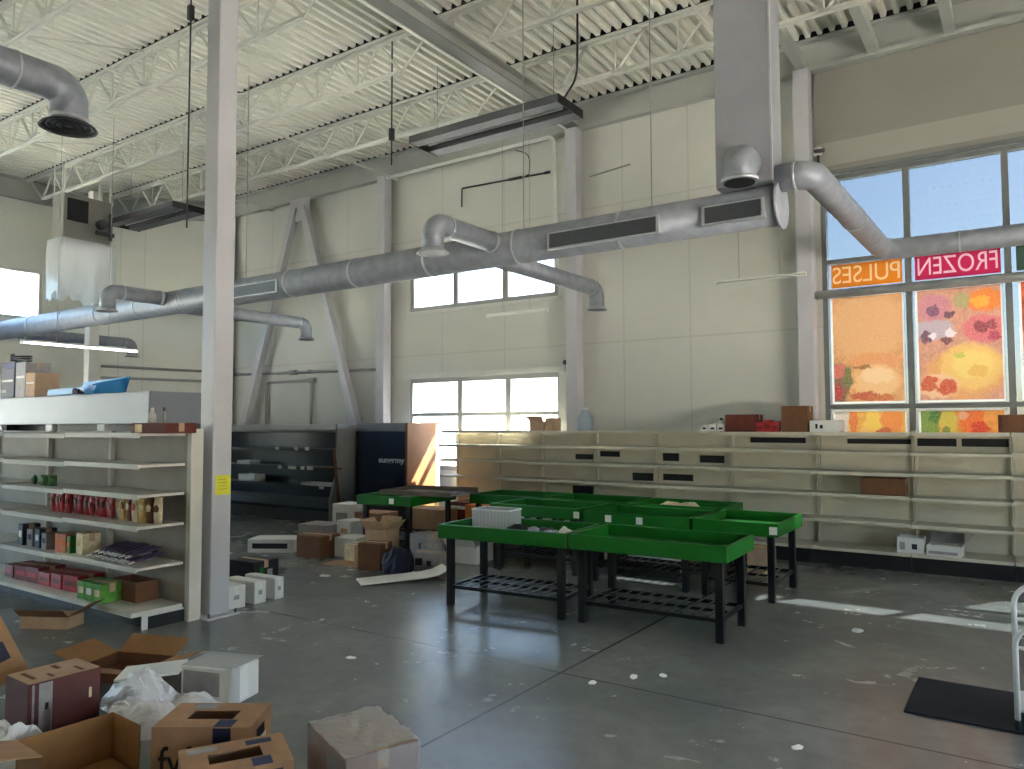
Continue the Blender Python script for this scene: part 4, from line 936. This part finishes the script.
# ------------------------------------------------------------------ cartons on the floor
for k, (y, dd, l) in enumerate(((4.33, .19, 'white carton on the floor touching the free column'), (4.58, .13, 'white carton on the floor, middle of three beside the free column'), (4.79, .11, 'white carton on the floor, farthest of three beside the free column'))):
    carton('carton', l, 'carton', (-6.18, y, 0), .03*k, .42, dd, .2, BOX_W, group='white cartons by the column', prints=(('+x', -.3, .3, .4, .6, BOX_G),))
carton('storage_crate', 'black patterned crate standing behind the white cartons by the column', 'crate', (-6.55, 4.95, 0), .05, .36, .32, .3, INK, prints=(('+x', .1, .5, .4, .7, BOX_G), ('+x', -.5, -.2, .5, .8, GREEN)))
FC = [ # x, y, w, d, h, rz, material, label, style, z
 (-8.3, 6.62, .62, .4, .17, .55, BOX_W, 'long white crate-like carton with black print on the floor left of the clutter', 'closed', 0, (('-y', -.8, .7, .3, .7, INK),)),
 (-7.52, 6.65, .4, .36, .27, .1, CARD_B, 'brown carton on the floor left of the plain white one', 'closed', 0, ()),
 (-7.15, 6.9, .34, .34, .24, .12, BOX_W, 'plain white carton on the floor in the middle of the clutter', 'closed', 0, ()),
 (-6.9, 6.68, .16, .2, .2, .1, CREAM, 'small cream carton on the floor right of the plain white one', 'closed', 0, ()),
 (-8.25, 7.35, .5, .4, .28, .2, BOX_G, 'grey printed carton on the floor behind the long white crate', 'closed', 0, (('-y', -.6, .5, .4, .6, BOX_W),)),
 (-8.35, 7.98, .36, .36, .5, .1, BOX_W, 'upright white carton with grey print at the back of the clutter', 'closed', 0, (('-y', -.6, .6, .3, .75, BOX_G),)),
 (-7.8, 7.5, .3, .3, .34, -.1, BOX_W, 'white carton on the floor behind the brown one', 'closed', 0, (('-y', -.4, .6, .5, .7, CARD_P),)),
 (-7.85, 8.02, .48, .4, .4, .05, CARD, 'tan carton standing behind the plain white one', 'closed', 0, ()),
 (-7.4, 8.72, .7, .4, .42, .05, CARD_P, 'wide pale brown carton at the back of the clutter near the stick', 'closed', 0, ()),
 (-6.72, 6.97, .3, .3, .36, .15, CARD_P, 'pale open carton beside the leg of the far left table', 'open', 0, ()),
 (-6.3, 6.42, .3, .26, .3, .2, CARD_B, 'tall dark brown carton on the floor before the far left table', 'closed', 0, ()),
 (-5.72, 6.72, .38, .24, .2, .15, BOX_G, 'grey printed carton on the floor between the tables', 'closed', 0, (('-y', -.7, -.2, .3, .7, NAVY_C), ('-y', .1, .4, .3, .6, NAVY_C))),
 (-6.1, 7.1, .3, .3, .34, -.1, BOX_G, 'grey-pink carton on the floor under the far left table', 'closed', 0, (('-y', .1, .3, .5, .7, INK),)),
 (-6.95, 9.1, .5, .4, .5, 0, BRICKRED, 'red-brown carton on the floor behind the far left table', 'closed', 0, (('-y', -1, 1, .8, .9, TAPE),)),
 (-6.45, 8.75, .4, .4, .52, .0, ORANGE_P, 'orange carton glowing in the light behind the far left table', 'closed', 0, (('-y', -.9, .9, .3, .6, CREAM),)),
 (-5.68, 7.4, .42, .4, .2, .1, BOX_W, 'white open carton on the floor under the tables', 'open', 0, ()),
 (-4.42, 8.04, .6, .2, .2, 0, BOX_W, 'white carton on the floor beneath the middle row', 'closed', 0, (('-y', -.8, .8, .5, .7, INK),)),
 (-3.5, 7.98, .62, .2, .2, 0, BOX_W, 'long white carton on the floor beneath the far right table', 'closed', 0, (('-y', -1, 1, 0, .6, INK),)),
 (-4.6, 8.5, .44, .36, .3, .1, INK_B, 'dark blue carton on the lower rack of a far row table', 'closed', .187, (('-y', -.8, .8, .3, .5, BOX_W),)),
 (-2.5, 8.5, .3, .3, .3, .3, CARD_P, 'small tan carton on the floor behind the right-end table', 'closed', 0, ()),
]
for x, y, w, d, h, rz, m, l, st, z, pr in FC:
    carton('carton', l, 'carton', (x, y, z), rz, w, d, h, m, st, prints=pr, flaps=(2.2, 2.0, 2.2, 2.3))
lump('rubbish_bag', 'dark navy rubbish bag on the floor before the far left table', 'bag', (-5.98, 6.46, 0), NAVY_C, .19, .27, 5)
t = thing('cardboard_sheet', 'flat orange-brown cardboard piece on the floor beside the brown clutter', 'cardboard', (-6.75, 6.45, 0), .2)
MB().box(-.28, .28, -.14, .14, 0, .008).build('sheet', CARD, t); MB().beam((.28, -.14, .012), (.36, .1, .05), .006, .2).build('raised_flap', CARD_P, t)
t = thing('foam_sheet', 'white bent sheet lying on the floor left of the front tables', 'sheet', (-5.58, 6.12, 0), .95)
q = MB(); P = [(-.48, .006), (.2, .03), (.34, .05), (.46, .1), (.5, .02)]
q.prism([(a_, z_) for a_, z_ in P]+[(a_, z_+.012) for a_, z_ in reversed(P)], -.17, .17).build('sheet', TAPE, t)
MB().box(.36, .5, -.15, .15, 0.0, .012).build('torn_edge', BOX_G, t)
for k, (x, y, s, l) in enumerate(((-6.44, 5.79, .1, 'white paper scrap on the floor left of the front tables'), (-4.04, 3.88, .05, 'tiny paper scrap on the floor in front of the wrapped carton'), (-1.04, 4.09, .05, 'small white crumb of paper on the floor near the mat'), (-1.2, 6.62, .09, 'crumpled paper scrap on the floor below the wall shelving'), (-2.37, 4.37, .05, 'small paper scrap where the floor joints meet'), (-2.2, 4.62, .06, 'thin paper curl on the floor in front of the nearest table'), (-2.05, 4.75, .05, 'tiny tan scrap on the floor in front of the nearest table'))):
    lump('paper_scrap', l, 'scrap', (x, y, 0), TAPE, s*.42, .008+.06*s, 20+k, 1.6, .4*k)
# black mat
o = MB().box(-.66, .75, 4.92, 5.62, 0, .012).build('floor_mat', MATB, bevel=.004); tag(o, 'black rubber mat on the concrete floor at the right', 'mat')
# white tube cart at the right edge
t = thing('tube_cart', 'white tubular cart frame standing at the right edge on the mat', 'cart', (-.112, 4.9, .012), .02)
for k, (y, h) in enumerate(((0., .57), (.35, .72))):
    MB().sweep(fillet([(0, y, .05), (0, y, h), (.5, y, h), (.5, y, .05)], .12, 8), .015, 10).build('hoop', TUBE_W, t, smooth=True)
for z in (.36, .52): MB().cyl((0.0, .35, z), (.5, .35, z), .011, 8).build('cross_bar', TUBE_W, t)
for x in (0, .5): MB().cyl((x, 0, .12), (x, .35, .12), .012, 8).build('side_bar', TUBE_W, t)
MB().box(0, .5, 0, .35, .11, .122).build('deck', TUBE_W, t)
for x in (0, .5):
    for y in (0, .35): MB().cyl((x-.014, y, .042), (x+.014, y, .042), .03, 14).build('caster', RUBBER, t, smooth=True)

# ------------------------------------------------------------------ foreground pile
c1 = carton('fruit_carton', 'cardboard fruit carton with a dark hand hole in the lid, behind its twin', 'carton', (-3.32, 2.29, 0), .59, .456, .31, .25, CARD, 'fruit',
       prints=(('-y', .25, .62, .35, .98, NAVY_C), ('+z', .25, .62, -.98, -.42, INK_B), ('+z', -.55, -.1, .5, .9, BOX_G), ('+x', -.5, .5, .25, .6, BOX_W), ('+x', -.35, .35, .6, .8, INK)))
text_part('fyf', .2, INK, c1, (-.12, -.157, .085), (PI/2, 0, 0), sx=.8)
c2 = carton('fruit_carton', 'cardboard fruit carton with a dark hand hole in the lid, nearest the camera', 'carton', (-2.845, 2.07, 0), 1.06, .43, .31, .25, CARD, 'fruit',
       prints=(('+z', .25, .62, -.98, -.45, INK_B), ('+z', -.85, -.3, .5, .85, BOX_G), ('+z', .25, .75, .5, .8, INK_B), ('-y', .2, .8, .3, .9, NAVY_C)))
t = carton('maroon_carton', 'dark maroon printed carton with picture strip in the foreground pile', 'carton', (-4.5, 2.1, 0), -.02, .28, .37, .3, MAROON, 'closed', top=CARD_P, prints=(
    ('+x', -.72, -.36, .03, .97, BOX_G), ('+x', -.9, -.84, .03, .97, SILVER), ('+x', -.6, -.4, .08, .5, MAROON), ('+x', -.56, -.46, .5, .62, INK), ('+x', .66, .74, .5, .68, CREAM), ('+z', -.98, .98, -.98, .98, CARD_P)))
for k, (u0, u1, v0, v1) in enumerate(((-.6, .5, -.75, -.62), (.2, .7, -.3, -.2), (-.7, -.1, .1, .25), (.1, .8, .5, .6))):
    MB().box(u0*.14, u1*.14, v0*.185, v1*.185, .302, .3032).build('slot_mark', CARD_B, t)
carton('carton', 'open tan carton with its inside showing at the front of the pile', 'carton', (-3.70, 1.85, 0), 1.52, .43, .28, .225, CARD_D, 'open', inner=CARD, flaps=(0, 0, 2.9, 0), low=.12)
t = carton('wrapped_carton', 'shrink-wrapped carton at the front of the floor', 'carton', (-2.49, 2.465, 0), -.38, .44, .33, .29, mat('pinkish_card', (158, 122, 108), .8, 0, .12, 14), prints=(('-y', .05, .55, .2, .85, BOX_G),))
vs = []; q = MB(); n = 22; rr = random.Random(8)
for i in range(n+1):
    for j in range(n+1):
        u, v = i/n*2-1, j/n*2-1
        vs.append((u*.226, v*.171, .302+.006*math.sin(9*u+5*v+2*math.sin(4*v))+.004*math.sin(23*u-11*v)+rr.uniform(0, .003)))
q.add(vs, [(i*(n+1)+j, i*(n+1)+j+1, (i+1)*(n+1)+j+1, (i+1)*(n+1)+j) for i in range(n) for j in range(n)])
q.build('shrink_film', FILMC, t)
q = MB()
for s in (-1, 1):
    q.box(-.226, .226, s*.1705-.0005, s*.1705+.0005, .0, .296).box(s*.2255-.0005, s*.2255+.0005, -.171, .171, .0, .296)
q.build('side_film', sheet_mat('clear_side_film', (214, 212, 210), .3, .84, .15), t)
carton('carton', 'small tan carton edge beside the shrink-wrapped carton', 'carton', (-2.08, 2.28, 0), -.3, .26, .2, .16, CARD_P, 'open', flaps=(2.2, 0, 0, 0))
t = carton('white_pack', 'white plastic-wrapped pack standing behind the fruit cartons', 'pack', (-4.13, 2.89, 0), .28, .36, .26, .21, BOX_W, prints=(('-y', -.9, .55, .25, .9, BOX_G), ('-y', .05, .35, 0, .15, INK), ('+x', -.6, .2, .1, .9, TAPE)))
q = MB()
q.add([(.18, -.15, .0), (.235, -.12, .0), (.235, -.12, .23), (.19, -.14, .235)], [(0, 1, 2, 3)]).add([(-.18, -.135, .215), (.2, -.135, .225), (.21, .135, .23), (-.18, .135, .222)], [(0, 1, 2, 3)]).build('film_wrap', FILM, t)
for k, (x, y, r, h, a, rz, l) in enumerate(((-4.36, 2.52, .15, .17, 1.4, .6, 'crumpled white plastic bag beside the maroon carton'), (-4.05, 2.36, .15, .15, 1.3, .3, 'crumpled white plastic bag behind the fruit carton'), (-4.02, 2.64, .12, .09, 1.5, .9, 'flat white plastic bag trailing toward the white pack'))):
    lump('plastic_bag', l, 'bag', (x, y, 0), WHITE_BAG, r, h, 40+k, a, rz, n=26)
o = MB().box(-.16, .2, -.11, .11, 0, .014).build('paper_bundle', TAPE); o.location = (-4.45, 2.62, .165); o.rotation_euler = (.05, -.08, .75); tag(o, 'stack of white paper on the crumpled bag by the maroon carton', 'paper')
t = thing('printed_cardboard', 'tilted cardboard panel with orange and navy print at the left edge', 'cardboard', (-5.0, 2.08, .14), 0)
MM = Matrix.Rotation(1.2, 4, 'Z') @ Matrix.Rotation(-.3, 4, 'X') @ Matrix.Rotation(-.42, 4, 'Y')
MB().box(-.3, .12, -.004, .004, 0.01, .62).build('panel', CARD, t, M=MM)
MB().box(-.22, .1, -.0055, -.0042, .31, .46).box(-.22, .1, .0042, .0055, .31, .46).build('orange_print', ORANGE_P, t, M=MM); MB().box(-.2, .07, -.0055, -.0042, .13, .24).box(-.2, .07, .0042, .0055, .13, .24).build('navy_print', NAVY_C, t, M=MM)
carton('carton', 'flattened open carton with splayed flaps behind the foreground pile', 'carton', (-5.0, 2.8, 0), .35, .46, .34, .09, CARD_B, 'open', inner=CARD_D, flaps=(2.95, 2.6, 2.8, 2.9))
lump('plastic_bag', 'white plastic bag at the bottom left corner', 'bag', (-4.12, 1.72, 0), WHITE_BAG, .15, .2, 51, 1.2, .2, n=26)

# ------------------------------------------------------------------ outside
def ext(): pass
gm = mat('outside_paving', (196, 192, 184), .9, 0, .06, .5)
q = MB().box(-120, 120, YW+T+.02, 160, -.3, -.16).box(-120, XL-.7, -60, YW+T+.02, -.3, -.16).box(XR+.7, 120, -60, YW+T+.02, -.3, -.16).box(XL-.7, XR+.7, -60, YR-.7, -.3, -.16)
o = q.build('ground', gm); struct(o)
t = thing('sun_blocker', 'unseen flat slab added outside the back wall to cut the sun', 'canopy', (0, 0, 0))  # slab out of view, added to narrow the sun patches
MB().box(-11, 8, YW+T+.01, YW+T+.42, 5.12, 5.24).box(-11, -4.6, YW+T+.42, YW+T+.9, 5.12, 5.24).build('slab', mat('blocker_white', (200, 200, 196), .6), t)
MB().box(-4.6, 8, YW+T+.42, YW+T+.46, 5.06, 5.3).box(-11, -4.6, YW+T+.9, YW+T+.94, 5.06, 5.3).build('blocker_edge', mat('blocker_white', (200, 200, 196)), t)
t = thing('far_building', 'pale low building seen faintly through the lower window', 'building', (-58, 66, -.16))
MB().box(-26, 18, -6, 6, 0, 3.6).build('wall', mat('far_wall', (206, 204, 198), .8, 0, .03, .3), t)
MB().box(-26.3, 18.3, -6.3, 6.3, 3.6, 4.1).build('roof_band', mat('far_roof', (170, 176, 182), .7, 0, .03, .3), t)

# ------------------------------------------------------------------ light
wd = bpy.data.worlds.new('sky'); sc.world = wd; wd.use_nodes = True; nt = wd.node_tree
sky = nt.nodes.new('ShaderNodeTexSky'); sky.sky_type = 'NISHITA'; sky.sun_disc = False
SD = Vector((-.6, -1, -1.3)).normalized()
sky.sun_elevation = math.asin(-SD.z); sky.sun_rotation = math.atan2(-SD.x, -SD.y)
sky.air_density = 1.0; sky.dust_density = 1.5; sky.ozone_density = 1.2
nt.links.new(sky.outputs[0], nt.nodes['Background'].inputs[0]); nt.nodes['Background'].inputs[1].default_value = .66
sl = bpy.data.lights.new('sun', 'SUN'); sl.energy = 48.0; sl.color = (1, .95, .87); sl.angle = math.radians(.7)
so = bpy.data.objects.new('sun', sl); COL.objects.link(so); so.rotation_euler = SD.to_track_quat('-Z', 'Y').to_euler()

# ------------------------------------------------------------------ camera
cam = bpy.data.cameras.new('camera'); co = bpy.data.objects.new('camera', cam); COL.objects.link(co); sc.camera = co
cam.sensor_width = 36; cam.lens = 760.25/1024*36; cam.clip_start = .05; cam.clip_end = 500
pit, rol, yaw = 5.23654357e-02, -3.25870702e-03, 5.99098243e-01
f = Vector((-math.sin(yaw)*math.cos(pit), math.cos(yaw)*math.cos(pit), math.sin(pit)))
r = Vector((math.cos(yaw), math.sin(yaw), 0)); u = r.cross(f)
r2 = r*math.cos(rol)+u*math.sin(rol); u2 = u*math.cos(rol)-r*math.sin(rol)
co.matrix_world = Matrix(((r2.x, u2.x, -f.x, 0), (r2.y, u2.y, -f.y, 0), (r2.z, u2.z, -f.z, 1.65), (0, 0, 0, 1)))
sc.view_settings.view_transform = 'Standard'; sc.view_settings.look = 'None'; sc.view_settings.gamma = 1
sc.view_settings.use_curve_mapping = False; sc.view_settings.exposure = 1.93
sc.cycles.max_bounces = 10; sc.cycles.diffuse_bounces = 6; sc.cycles.transparent_max_bounces = 12
sc.cycles.caustics_reflective = False; sc.cycles.caustics_refractive = False
sc.cycles.sample_clamp_indirect = 6
